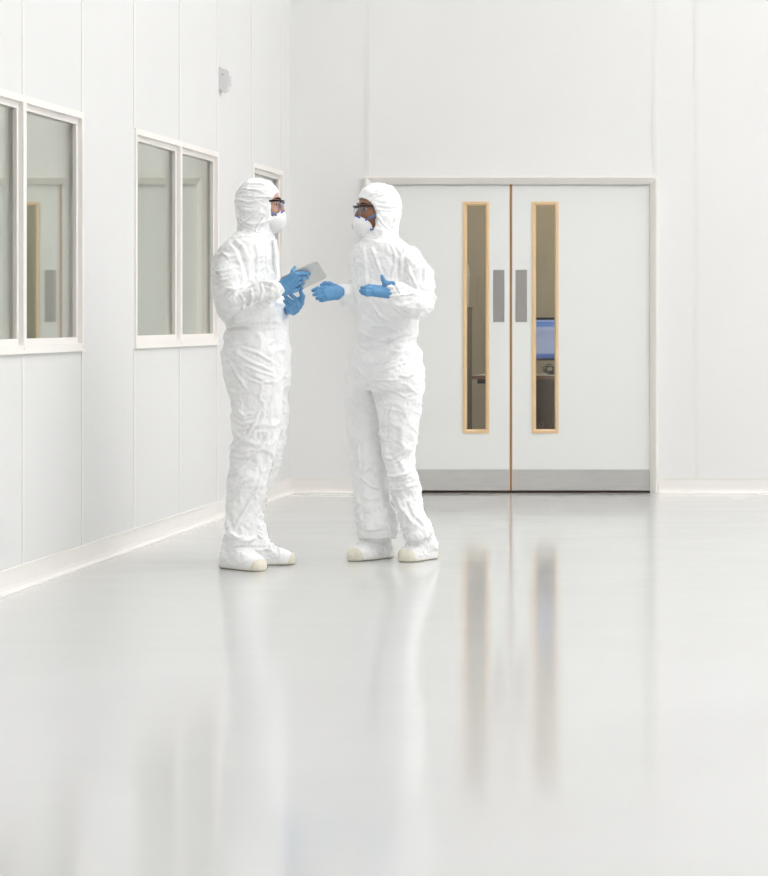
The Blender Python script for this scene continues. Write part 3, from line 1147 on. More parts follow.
def hand_mesh(name, prims, m, parent, h=0.0022, grow=0.0, noise=0.0006):
    bb = [p.bbox() for p, _ in prims]
    lo = np.min([b[0] for b in bb], 0) - 0.012
    hi = np.max([b[1] for b in bb], 0) + 0.012
    fl = Field(lo, hi, h, pad=0.03)
    for p, k in prims:
        fl.add(p, k, grow)
    V, Q = fl.mesh()
    N = vnormals(V, Q)
    V = V + N * (noise * (crumple(V, 31, 0.016) - 0.5))[:, None]
    return to_mesh(name, V, Q, m, parent)


def build_person(cfg):
    fg = cfg['fig']
    bodyprims = cfg['torso_legs']          # list of (prim, k)
    lo = np.min([p.bbox()[0] for p, _ in bodyprims], 0) - 0.03
    hi = np.max([p.bbox()[1] for p, _ in bodyprims], 0) + 0.03
    lo[2] = min(lo[2], 0.05)
    # ---------------- coverall
    fl = Field(lo, hi, 0.005)
    for p, k in bodyprims:
        fl.add(p, k)
    V, Q = fl.mesh()
    V = relax(V, Q, 2)
    N = vnormals(V, Q)
    z = V[:, 2]
    amp = 0.70 * np.ones(len(V))
    for c, r, a in cfg['busy']:
        amp += 0.5 * a * np.exp(-(np.linalg.norm(V - c, axis=1) / r)**2)
    D = amp * (0.012 * (crumple(V, cfg['seed'], 0.12, (1.0, 1.0, 1.5), cfg['shear']) - 0.62)
               + 0.0085 * (crumple(V, cfg['seed'] + 10, 0.055, (0.9, 0.9, 1.5), -cfg['shear']) - 0.5)
               + 0.0034 * (crumple(V, cfg['seed'] + 20, 0.024, (1, 1, 1.3), 0.3) - 0.5))
    D += 1.25 * strokes(V, N, None, cfg['strokes'])
    V = V + N * D[:, None]
    V = relax(V, Q, 1, 0.3)
    # ---------------- body inside the clothes: one continuous skin
    c, R = cfg['head'], cfg['headR']
    allp = bodyprims
    blo = lo.copy()
    bhi = hi.copy()
    for prs in cfg['hands']:
        for p, _ in prs:
            a, b = p.bbox()
            blo = np.minimum(blo, a - 0.01)
            bhi = np.maximum(bhi, b + 0.01)
    blo[2] = 0.0
    bhi[2] = c[2] + 0.16
    fb = Field(blo, bhi, 0.0045)
    for p, k in bodyprims:
        fb.add(p, k, -0.034)
    for p in cfg['feet']:
        fb.add(p, 0.03, -0.008)
    for h_, t_ in cfg['ankles']:
        fb.add(Chain([h_, t_], [0.045, 0.04]), 0.03)
    fb.add(Chain([cfg['neck0'], c + R[2] * -0.06 - R[0] * 0.015], [0.062, 0.055]), 0.03)
    add_head(fb, c, R)
    for prs in cfg['hands']:
        for p, k in prs:
            fb.add(p, k, -0.0025)
    Vb, Qb = fb.mesh()
    root = to_mesh('person', Vb, Qb, cfg['skin'], None)
    tag(root, cfg['label'], 'person')
    suit = to_mesh('coverall', V, Q, M['suit'], root)
    # ---------------- hood
    hp, cutp = cfg['hood'], cfg['opening']
    hlo = np.min([p.bbox()[0] for p, _ in hp], 0) - 0.03
    hhi = np.max([p.bbox()[1] for p, _ in hp], 0) + 0.03
    fh = Field(hlo, hhi, 0.0035)
    for p, k in hp:
        fh.add(p, k)
    for p, k in cutp:
        fh.cut(p, k)
    # hollow for the head
    fh.cut(Ell(c + R[0] * -0.008 + R[2] * 0.02, (0.094, 0.076, 0.090), R), 0.004)
    fh.cut(Chain([c + R[0] * 0.03 - R[2] * 0.05, c + R[0] * 0.07 - R[2] * 0.06], [0.058, 0.054]), 0.004)
    Vh, Qh = fh.mesh()
    Nh = vnormals(Vh, Qh)
    # pleats run back from the rim of the face opening
    rel = Vh - c
    fwd, lat, up = rel @ R[0], rel @ R[1], rel @ R[2]
    ang = np.arctan2(up - 0.01, np.abs(lat) + 0.02)
    P2 = np.stack([ang * 3.2, fwd * 9, lat * 6], 1)
    Dh = 0.0065 * (ridged(P2 * 1.0, 5 + cfg['seed']) - 0.5) + 0.0035 * (ridged(P2 * 2.3, 8 + cfg['seed']) - 0.5) + 0.003 * (crumple(Vh, 3 + cfg['seed'], 0.05) - 0.5)
    Dh = Dh + strokes(Vh, Nh, None, cfg['hood_strokes'])
    rimfade = np.clip((0.09 - fwd) / 0.03, 0.25, 1)
    Vh = Vh + Nh * (Dh * rimfade)[:, None]
    Vh = relax(Vh, Qh, 1, 0.4)
    hood = to_mesh('hood', Vh, Qh, M['hood'], suit)
    # elastic rim of the hood round the face
    # ---------------- gloves
    for prs, m in zip(cfg['hands'], cfg['glove_m']):
        hand_mesh('glove', prs, m, root)
    # ---------------- shoe covers
    for (heel, toe), (a0, a1), (ra, rb) in zip(cfg['foot_pts'], cfg['ankles'], cfg['ankle_r']):
        ft = Foot(heel, toe, 0.002, 0.005)
        an = Chain([a0, a1], [ra, rb])
        l1, h1 = ft.bbox()
        l2, h2 = an.bbox()
        flo = np.minimum(l1, l2) - 0.02
        flo[2] = -0.02
        fs = Field(flo, np.maximum(h1, h2) + 0.02, 0.0032)
        fs.add(ft, 0.0)
        fs.add(an, 0.04)
        Vs, Qs = fs.mesh()
        Ns = vnormals(Vs, Qs)
        Ds = 0.009 * (crumple(Vs, 40 + cfg['seed'], 0.05, (1, 1, 1.3), 0.4) - 0.5) + 0.004 * (crumple(Vs, 50 + cfg['seed'], 0.02) - 0.5)
        Ds *= np.clip((Vs[:, 2] - 0.012) / 0.03, 0, 1)
        axs = np.array(toe[:2]) - np.array(heel[:2])
        uu_ = ((Vs[:, :2] - np.array(heel[:2])) @ axs) / (axs @ axs)
        Ds *= np.where(Vs[:, 2] < 0.075, np.clip((0.86 - uu_) / 0.08, 0, 1) * np.clip((uu_ - 0.04) / 0.08, 0, 1), 1)
        Vs = Vs + Ns * Ds[:, None]
        sc = to_mesh('shoe_cover', Vs, Qs, M['cover'], root)
        # grippy coated sole, turned up over toe and heel
        so = Field(flo, np.maximum(h1, h2) + 0.02, 0.003)
        so.add(Foot(np.array(heel[:2]) - 0.004 * axs / np.linalg.norm(axs), np.array(toe[:2]) + 0.005 * axs / np.linalg.norm(axs), 0.0055, 0.001), 0.0)
        ax = np.array(toe[:2]) - np.array(heel[:2])
        L = np.linalg.norm(ax)
        ax = ax / L
        X = so.ax[0][:, None, None]
        Y = so.ax[1][None, :, None]
        Z = so.ax[2][None, None, :]
        u = ((X - heel[0]) * ax[0] + (Y - heel[1]) * ax[1]) / L
        top = 0.0085 + 0.052 * np.clip((u - cfg['sole_u']) / 0.08, 0, 1)**1.1 + 0.030 * np.clip((0.10 - u) / 0.1, 0, 1)**1.2
        so.f = np.maximum(so.f, (Z - top).astype(np.float32))
        so.f = smax(so.f, -(Foot(heel, toe, -0.001, 0.005).d(X, Y, Z)), 0.002).astype(np.float32)
        Vq, Qq = so.mesh()
        to_mesh('sole', Vq, Qq, M['sole'], sc)
        bm = bmesh.new()
        nn = 40
        ring0, ring1 = [], []
        ft0 = Foot(heel, toe, 0.0, 0)
        us = [-0.02, 0.03, 0.12, 0.25, 0.45, 0.65, 0.83, 0.95, 1.02]
        ws = [0.012, 0.030, 0.042, 0.045, 0.047, 0.052, 0.050, 0.036, 0.012]
        uu = np.linspace(-0.005, 1.005, 24)
        wl = hermite(us, ws, uu) * 0.93
        lat_ = np.array([-ax[1], ax[0]])
        outl = [np.array(heel[:2]) + ax * L * q + lat_ * w_ for q, w_ in zip(uu, wl)] + [np.array(heel[:2]) + ax * L * q - lat_ * w_ for q, w_ in zip(uu[::-1], wl[::-1])]
        r0 = [bm.verts.new((p[0], p[1], 0.0002)) for p in outl]
        r1 = [bm.verts.new((p[0], p[1], 0.0045)) for p in outl]
        for i in range(len(outl)):
            j = (i + 1) % len(outl)
            bm.faces.new((r0[i], r0[j], r1[j], r1[i]))
        bm.faces.new(r0)
        bm.faces.new(r1)
        obj('tread', bm, M['sole_edge'], sc)
    make_face(root, c, R)
    make_mask(root, c, R, cfg.get('valve'), cfg['side'])
    make_glasses(root, c, R)
    return root, suit


# ------------------------------------------------------------------ figure 1: left, in profile, holding the tablet
A = Fig(11.95)
S = A.sec
torso = Loft([S(227, 242, 268, 0.075), S(232, 236, 271, 0.10), S(238, 229, 273, 0.145), S(244, 223.5, 274, 0.18), S(251, 218.5, 275, 0.205), S(259, 215, 275.5, 0.22), S(268, 213.8, 276, 0.22),
              S(285, 213.5, 278, 0.215), S(300, 215.5, 283, 0.205), S(311, 218.5, 287, 0.2), S(320, 222, 288.5, 0.19), S(327.5, 226.5, 287, 0.175),
              S(334, 225.5, 288, 0.18), S(346, 223.5, 289.5, 0.19), S(361, 222.5, 289.5, 0.195), S(376, 225, 288.5, 0.19), S(390, 231, 286, 0.17)])
near = Loft([S(352, 224, 278, 0.10, -0.085), S(372, 223.5, 281, 0.105, -0.085), S(390, 227, 282, 0.103, -0.085), S(410, 231, 282, 0.098, -0.08), S(430, 232, 280, 0.092, -0.08),
             S(448, 231.5, 277, 0.078, -0.08), S(470, 229.5, 271, 0.075, -0.08), S(490, 227, 266, 0.074, -0.08), S(508, 225.8, 261, 0.074, -0.075), S(525, 225, 257.5, 0.076, -0.075),
             S(538, 222.5, 258.5, 0.086, -0.075), S(546, 224, 257, 0.080, -0.075)], cap=0.01)
far = Loft([S(352, 238, 288, 0.10, 0.09), S(380, 243, 288.5, 0.10, 0.09), S(411, 250, 288.5, 0.095, 0.10), S(440, 256, 286, 0.088, 0.11), S(452, 256, 284, 0.085, 0.115),
            S(474, 252, 277.5, 0.08, 0.145), S(490, 246, 270, 0.078, 0.16), S(512, 240, 264, 0.078, 0.17), S(530, 242, 266, 0.08, 0.17), S(540, 246, 269, 0.078, 0.17)], cap=0.01)
# tablet plane: lower edge runs up to the right, the back of the case faces the camera
tl0 = A.p(290, 295.2, -0.130)
tl1 = A.p(327.8, 277.4, -0.120)
e1 = tl1 - tl0
Lt = np.linalg.norm(e1)
e1 /= Lt
e2 = A.p(317.4, 260.7, -0.22) - tl1
e2 = e2 - e1 * (e2 @ e1)
Ht = np.linalg.norm(e2)
e2 /= Ht
tn = np.cross(e1, e2)
if tn[1] > 0:
    tn = -tn          # towards the camera


def tabpt(px, py, off):
    """point over the tablet's back at the given bearing, off metres in front of it"""
    q = np.array(at(px, py, 1.0)) - np.array([0, 0, CZ])
    o = np.array([0, 0, CZ])
    t = ((tl0 + tn * off - o) @ tn) / (q @ tn)
    return o + q * t



def tq(u, v, off):
    return tl0 + e1 * u + e2 * v + tn * off


wr = tabpt(276.0, 288.9, 0.036)
we = tabpt(273.0, 290.0, 0.042)
px_ = A.m
armN = Chain([A.p(235.5, 254, -0.14), A.p(231, 278, -0.20), A.p(232.5, 302, -0.215), A.p(240, 306, -0.22), A.p(259, 296.5, (we[1] - A.D0 - 0.225) / 2), we, wr],
             [px_(14.5), px_(15.5), px_(14.5), px_(14.5), px_(13), px_(10.6), px_(8.0)])
armF = Chain([A.p(240, 252, 0.15), A.p(243, 290, 0.2), A.p(248, 304, 0.2), A.p(272, 307, 0.12), A.p(284, 308.5, 0.07)], [px_(15), px_(14.5), px_(13.5), px_(11), px_(8.5)])
collar = Loft([S(228, 246, 270, 0.068), S(236, 244, 273, 0.078), S(243, 242, 274, 0.085)])

# near foot, far foot (heel, toe on the floor)
hN, tN = np.array([(224 - VX) * 11.92 / F, 11.92, 0]), np.array([(261 - VX) * 11.75 / F, 11.75, 0])
hF, tF = np.array([(239 - VX) * 12.06 / F, 12.06, 0]), np.array([(293.5 - VX) * 12.075 / F, 12.075, 0])

# right hand (near): back of the hand to the camera, fingers laid on the case
kn = [tabpt(295.2, 274.0, 0.020), tabpt(297.0, 278.2, 0.020), tabpt(297.6, 282.8, 0.019), tabpt(296.4, 289.2, 0.017)]
tips = [[(302.5, 273.2), (309.6, 273.6)], [(302.5, 276.8), (307.4, 278.0)], [(300.8, 281.6), (303.4, 283.4)], [(299.6, 286.8), (301.6, 288.6)]]
fN = []
for k_, t_ in zip(kn, tips):
    fN.append(([k_, tabpt(*t_[0], 0.014), tabpt(*t_[1], 0.009)], [0.0102, 0.0092, 0.0078]))
# thumb over the top edge
fN.append(([tabpt(285.5, 281.5, 0.026), tq(0.27 * Lt, Ht - 0.002, 0.019), tq(0.37 * Lt, Ht + 0.0105, 0.000), tq(0.45 * Lt, Ht + 0.005, -0.0175)],
           [0.0120, 0.0092, 0.0074, 0.0070]))
wc = tabpt(282.0, 287.2, 0.030)
handN = hand_prims(fN, [(tabpt(281.8, 284.2, 0.027), kn[0]), (tabpt(282.2, 287.0, 0.029), kn[1]), (tabpt(282.8, 290.0, 0.028), kn[2]), (tabpt(284.0, 292.2, 0.026), kn[3])],
                   [(0.0180, 0.0132)] * 4, (wr, wc, 0.030, 0.024))
# left hand (far): comes from under the case, fingers curl back over its lower edge
kb = [(301.6, 303.0), (299.4, 306.6), (296.8, 310.2), (293.4, 312.6)]
tp = [((302.6, 296.4), (300.4, 291.2)), ((296.4, 299.8), (290.8, 294.6)), ((292.4, 302.8), (285.8, 297.0)), ((289.2, 306.2), (284.8, 301.2))]
offs = [0.030, 0.034, 0.034, 0.030]
fF = []
kbp = []
for (a, b, o_) in zip(kb, tp, offs):
    k_ = tabpt(*a, 0.006)
    kbp.append(k_)
    m_ = tabpt(*b[0], 0.0190)
    t_ = tabpt(*b[1], 0.0135)
    fF.append(([k_, m_, t_], [0.0112, 0.0106, 0.0090]))
fF.append(([A.p(293, 308, -0.075), A.p(298, 300, -0.075), A.p(303, 295.5, -0.09)], [0.013, 0.011, 0.009]))
handF = hand_prims(fF, [(A.p(291.5, 309, -0.035), q) for q in kbp], [(0.016, 0.0125)] * 4, (A.p(285, 308.5, 0.06), A.p(290.5, 309.5, -0.02), 0.027, 0.022))

cA = A.p(260.2, 203.8, 0.0)
RA = head_parts(cA, math.radians(4), math.radians(-2))
hoodA = [(Ell(cA + RA[0] * -0.010 + RA[2] * 0.016, (0.104, 0.092, 0.103), RA), 0.0),
         (Ell(cA + RA[0] * -0.010 - RA[2] * 0.045, (0.092, 0.088, 0.10), RA), 0.035),
         (Loft([S(214, 240, 277, 0.09), S(224, 238.5, 274.5, 0.092), S(234, 239, 272.5, 0.098), S(241, 238, 272, 0.105)]), 0.03),
         (Chain([A.p(243, 225.5, -0.05), A.p(240.5, 228, -0.02), A.p(240.5, 228, 0.02), A.p(243, 225.5, 0.05)], [0.016] * 4), 0.012)]
openA = [(Ell(cA + RA[0] * 0.152 - RA[2] * 0.018, (0.100, 0.24, 0.103), RA), 0.006)]
sA = A.xz
strokesA = [
    (sA([(226, 329), (245, 327), (265, 325), (288, 323)]), 0.007, -0.008),
    (sA([(226, 333), (245, 331), (265, 329), (288, 327)]), 0.005, 0.004),
    (sA([(234, 357), (243, 370), (257, 390)]), 0.007, 0.008),
    (sA([(241, 350), (258, 360), (283, 372)]), 0.006, 0.007),
    (sA([(244, 345), (265, 352), (286, 366)]), 0.006, 0.006),
    (sA([(250, 363), (266, 370), (284, 377)]), 0.005, 0.006),
    (sA([(256, 378), (268, 382), (281, 381)]), 0.005, 0.006),
    (sA([(246, 367), (262, 377), (276, 384)]), 0.005, -0.006),
    (sA([(284, 366), (287, 376), (280, 384)]), 0.006, 0.007),
    (sA([(231, 388), (244, 392), (258, 391)]), 0.006, 0.005),
    (sA([(268, 408), (262, 420), (250, 423), (240, 419)]), 0.006, 0.008),
    (sA([(262, 411), (252, 414), (244, 408)]), 0.005, 0.006),
    (sA([(265, 418), (254, 434), (240, 448)]), 0.006, 0.009),
    (sA([(233, 432), (237, 446), (247, 449)]), 0.006, 0.008),
    (sA([(278, 430), (268, 445), (252, 462), (240, 480)]), 0.006, 0.006),
    (sA([(262, 452), (248, 456), (236, 454)]), 0.005, 0.006),
    (sA([(258, 462), (245, 470), (232, 474)]), 0.005, 0.006),
    (sA([(252, 476), (241, 486), (231, 490)]), 0.005, 0.006),
    (sA([(247, 488), (238, 497), (230, 500)]), 0.004, 0.005),
    (sA([(272, 462), (262, 490), (247, 515), (236, 536)]), 0.006, 0.007),
    (sA([(231, 515), (238, 530), (247, 536)]), 0.006, 0.007),
    (sA([(226, 534), (240, 538), (256, 535)]), 0.005, -0.006),
    # sleeve and chest
    (sA([(237, 241), (248, 250), (254, 263), (256, 278)]), 0.007, -0.010),
    (sA([(241, 239), (252, 247), (259, 262)]), 0.006, 0.008),
    (sA([(219, 257), (230, 253), (240, 258)]), 0.006, 0.006),
    (sA([(218, 268), (226, 273), (238, 272)]), 0.005, 0.007),
    (sA([(217, 279), (228, 283), (243, 279)]), 0.005, 0.007),
    (sA([(249, 290), (240, 289), (230, 294), (222, 301)]), 0.006, 0.009),
    (sA([(250, 291), (241, 297), (232, 305)]), 0.006, -0.008),
    (sA([(250, 290), (258, 286), (270, 284)]), 0.005, 0.006),
    (sA([(252, 294), (258, 302), (256, 312)]), 0.005, 0.006),
    (sA([(262, 286), (266, 297), (262, 307)]), 0.005, 0.005),
    (sA([(272, 282), (276, 292), (273, 301)]), 0.005, 0.006),
    (sA([(262, 240), (265, 258), (266, 276)]), 0.005, 0.006),
    (sA([(270, 242), (271, 260), (273, 280)]), 0.003, -0.004),
    (sA([(236, 319), (250, 316), (264, 309), (282, 300)]), 0.008, -0.013),
    (sA([(236, 312), (252, 309), (268, 302)]), 0.006, 0.006),
]
hoodsA = [(sA([(239, 188), (255, 190), (272, 194)]), 0.004, 0.004), (sA([(238, 199), (252, 203), (270, 200)]), 0.004, 0.005),
          (sA([(240, 205), (256, 206), (270, 203)]), 0.003, -0.004), (sA([(247, 184), (262, 184), (277, 190)]), 0.004, 0.003),
          (sA([(268, 207), (256, 217), (242, 226)]), 0.004, 0.006), (sA([(270, 216), (262, 226), (258, 236)]), 0.004, 0.005),
          (sA([(238, 208), (241, 218), (243, 226)]), 0.004, 0.006), (sA([(239, 227.5), (252, 230), (268, 237)]), 0.003, -0.004)]
cfgA = dict(fig=A, seed=3, shear=0.5,
            torso_legs=[(near, 0), (far, 0.010), (torso, 0.035), (armN, 0.018), (armF, 0.02), (collar, 0.02)],
            busy=[(A.p(247, 292, -0.25), 0.10, 0.7), (A.p(275, 375, -0.1), 0.10, 0.5), (A.p(245, 450, -0.1), 0.16, 0.7), (A.p(240, 530, -0.1), 0.10, 0.6), (A.p(262, 500, 0.1), 0.12, 0.4)],
            strokes=strokesA, head=cA, headR=RA, neck0=A.p(256, 245, 0), hood=hoodA, opening=openA, hood_strokes=hoodsA,
            hands=[handN, handF], glove_m=[M['glove'], M['glove']], skin=M['skinL'], side=-1, sole_u=0.91,
            feet=[Foot(hN, tN), Foot(hF, tF)], foot_pts=[(hN, tN), (hF, tF)],
            ankles=[(hN + (tN - hN) * 0.27 + np.array([0, 0, 0.07]), A.p(240, 537, -0.075)), (hF + (tF - hF) * 0.30 + np.array([0, 0, 0.07]), A.p(256, 531, 0.15))],
            ankle_r=[(0.050, 0.050), (0.048, 0.045)],
            label='light-skinned person in white hooded coverall, standing in profile facing right, holding a silver tablet')
person_a, suit_a = build_person(cfgA)

# front zip flap of the left coverall
bm = bmesh.new()
zp = [A.p(274.6, 239.5, -0.03), A.p(276.3, 252, -0.03), A.p(277.2, 266, -0.03), A.p(278.4, 280, -0.03), A.p(280.6, 294, -0.03)]
ribbon(bm, zp, [(1, -0.35, 0)] * 5, 0.030, 0.003)
obj('zip_flap', bm, M['suit'], suit_a)

# the tablet, resting in his hands
tb = empty('tablet', tl0 + e1 * (Lt / 2), 'silver tablet computer held tilted in blue-gloved hands', 'tablet')


def slab(name, u0, u1, v0, v1, d0, d1, m, parent, bev=0.0):
    bm = bmesh.new()
    vs = []
    for d in (d0, d1):
        vs.append([bm.verts.new(tl0 + e1 * u + e2 * v + tn * d) for u, v in ((u0, v0), (u1, v0), (u1, v1), (u0, v1))])
    for k in range(4):
        bm.faces.new((vs[0][k], vs[0][(k + 1) % 4], vs[1][(k + 1) % 4], vs[1][k]))
    bm.faces.new(vs[0])
    bm.faces.new(vs[1])
    if bev:
        ee = [e for e in bm.edges if abs((e.verts[0].co - e.verts[1].co).normalized().dot(Vector(tn))) > 0.9]
        bmesh.ops.bevel(bm, geom=ee, offset=bev, segments=4, affect='EDGES')
    return obj(name, bm, m, parent)


slab('case', 0, Lt, 0, Ht, -0.007, 0.0, M['tab'], tb, 0.008)
slab('screen', 0.004, Lt - 0.004, 0.004, Ht - 0.004, -0.0076, -0.0071, M['screen'], tb, 0.006)
slab('camera_lens', Lt - 0.015, Lt - 0.009, Ht - 0.016, Ht - 0.010, 0.0, 0.001, M['ledge'], tb, 0.0029)

# ------------------------------------------------------------------ figure 2: right, three-quarter view, talking with open hands
B = Fig(12.26)
S = B.sec
rot = math.atan2(-0.85, 0.53)


def SR(py, l, r, dy=0.0):
    z, cx, cy_, a, b = B.sec(py, l, r, 0.1, dy)
    return (z, cx, cy_, a * 1.24, a * 0.88)


torsoB = Loft([SR(233, 370, 394), SR(238, 364, 401), SR(243, 357.5, 407.5), SR(248, 353.5, 412), SR(256, 351, 415), SR(268, 350, 420), SR(285, 350, 422), SR(300, 352.5, 422),
               SR(314, 355, 421), SR(325, 354.5, 420), SR(334, 356, 419), SR(341, 358, 417.5), SR(347, 354, 418.5), SR(361, 348, 421), SR(374, 347, 423), SR(388, 350, 421)], rot=rot)
legL = Loft([S(355, 350, 384, 0.11, 0.06), S(374, 346.5, 385, 0.11, 0.06), S(391, 345.5, 384, 0.108, 0.06), S(411, 345.4, 383, 0.10, 0.06), S(440, 348, 384.5, 0.092, 0.06),
             S(458, 350.5, 387, 0.09, 0.06), S(476, 352, 388, 0.088, 0.06), S(496, 354, 391, 0.086, 0.06), S(514, 355.5, 395.5, 0.086, 0.06), S(530, 356.5, 398, 0.088, 0.06), S(539, 360, 396, 0.08, 0.06)], cap=0.01)
legR = Loft([S(350, 372, 420, 0.11, -0.05), S(372, 371.5, 424, 0.112, -0.05), S(394, 373.5, 422.8, 0.108, -0.05), S(418, 377.3, 420, 0.10, -0.04), S(444, 379.5, 416.8, 0.092, -0.03),
             S(462, 384, 416.2, 0.09, -0.02), S(474, 387, 417.5, 0.088, -0.02), S(485, 389, 420.5, 0.088, -0.01), S(500, 392, 422, 0.086, 0.0), S(512, 396.5, 425, 0.085, 0.0),
             S(524, 400.5, 432, 0.086, 0.0), S(533, 401.5, 433, 0.086, 0.0), S(540, 403.5, 430, 0.08, 0.0)], cap=0.01)
pb = B.m
armR = Chain([B.p(393, 253, -0.06), B.p(409, 259.5, -0.12), B.p(418.5, 277, -0.16), B.p(421, 300, -0.18), B.p(419.5, 305, -0.20), B.p(406, 298, -0.30), B.p(395.5, 293, -0.37), B.p(392.5, 291.5, -0.385)],
             [pb(11.5), pb(13.5), pb(14.8), pb(14.8), pb(14.2), pb(12.2), pb(11), pb(8.5)])
armL = Chain([B.p(364, 255, 0.12), B.p(362, 280, 0.17), B.p(362, 302, 0.16), B.p(352, 299, 0.02), B.p(343.5, 293, -0.06), B.p(341, 291.5, -0.08)],
             [pb(14), pb(13.5), pb(12), pb(11.5), pb(10), pb(8)])
collarB = Loft([S(230, 369, 396, 0.07), S(237, 366, 398, 0.08), S(243, 363, 400, 0.088)])
# feet: his right (image left), his left (image right)
hR, tR = np.array([(390 - VX) * 12.43 / F, 12.43, 0]), np.array([(351.5 - VX) * 12.235 / F, 12.235, 0])
hL, tL = np.array([(433.5 - VX) * 12.38 / F, 12.38, 0]), np.array([(403.5 - VX) * 12.185 / F, 12.185, 0])

# his left hand: open, palm up, fingers towards the other person, thumb raised
dh = -0.40
wB = B.p(395, 292, -0.375)
bases = [B.p(374.5, 287.2, dh - 0.012), B.p(373.8, 289.6, dh - 0.028), B.p(374.0, 292.2, dh - 0.034), B.p(375.6, 294.4, dh - 0.030)]
tipsB = [[(369.5, 286.4), (365.8, 286.6)], [(367.0, 288.2), (361.8, 287.8)], [(366.0, 291.6), (360.4, 291.0)], [(367.4, 294.4), (362.0, 293.2)]]
fB = []
for i, (b_, t_) in enumerate(zip(bases, tipsB)):
    d0 = dh - [0.012, 0.026, 0.034, 0.032][i]
    fB.append(([b_, B.p(*t_[0], d0 - 0.008), B.p(*t_[1], d0 - 0.003)], [0.0102, 0.0096, 0.0078]))
fB.append(([B.p(389, 289.0, dh + 0.0), B.p(385.2, 284.0, dh - 0.004), B.p(383.0, 279.6, dh - 0.006), B.p(381.9, 276.0, dh - 0.006)], [0.0135, 0.0115, 0.0092, 0.0075]))
handBL = hand_prims(fB, [(B.p(388, 290, dh + 0.005), bases[0]), (B.p(388, 291.5, dh), bases[1]), (B.p(388, 293, dh - 0.006), bases[2]), (B.p(387.5, 294.8, dh - 0.008), bases[3])],
                    [(0.0165, 0.0120), (0.0165, 0.0120), (0.0165, 0.0120), (0.0155, 0.0115)], (wB, B.p(389, 292, dh + 0.003), 0.027, 0.024))
# a fold of the glove's cuff showing behind the thumb
handBL.append((Chain([B.p(386.8, 284.2, -0.40), B.p(393.2, 283.2, -0.405)], [0.0165, 0.0095]), 0.01))

# his right hand: reaching left, palm towards the camera, fingers loosely curled
d2 = -0.13
wC = B.p(340.0, 292, -0.10)
baseC = [B.p(325.5, 288.4, d2 - 0.020), B.p(324.6, 291.6, d2 - 0.028), B.p(325.6, 295.2, d2 - 0.030), B.p(328.0, 298.2, d2 - 0.024)]
tipC = [[(317.6, 288.8), (313.0, 290.4)], [(317.8, 292.8), (314.2, 294.8)], [(319.8, 296.8), (317.0, 298.4)], [(323.4, 299.6), (320.6, 300.4)]]
fC = []
for i, (b_, t_) in enumerate(zip(baseC, tipC)):
    d0 = d2 - [0.022, 0.032, 0.034, 0.028][i]
    fC.append(([b_, B.p(*t_[0], d0 - 0.004), B.p(*t_[1], d0 + 0.008)], [0.0112, 0.0106, 0.0088]))
fC.append(([B.p(335.5, 286.6, d2 + 0.010), B.p(329.5, 284.0, d2 - 0.008), B.p(325.0, 283.2, d2 - 0.016), B.p(321.4, 285.0, d2 - 0.018)], [0.0135, 0.0115, 0.0092, 0.0075]))
handBR = hand_prims(fC, [(B.p(337, 289, d2 + 0.012), baseC[0]), (B.p(337, 291.5, d2 + 0.006), baseC[1]), (B.p(337, 294, d2 + 0.004), baseC[2]), (B.p(337, 296, d2 + 0.006), baseC[3])],
                    [(0.018, 0.0125)] * 4, (wC, B.p(337.5, 292, d2 + 0.02), 0.026, 0.027))

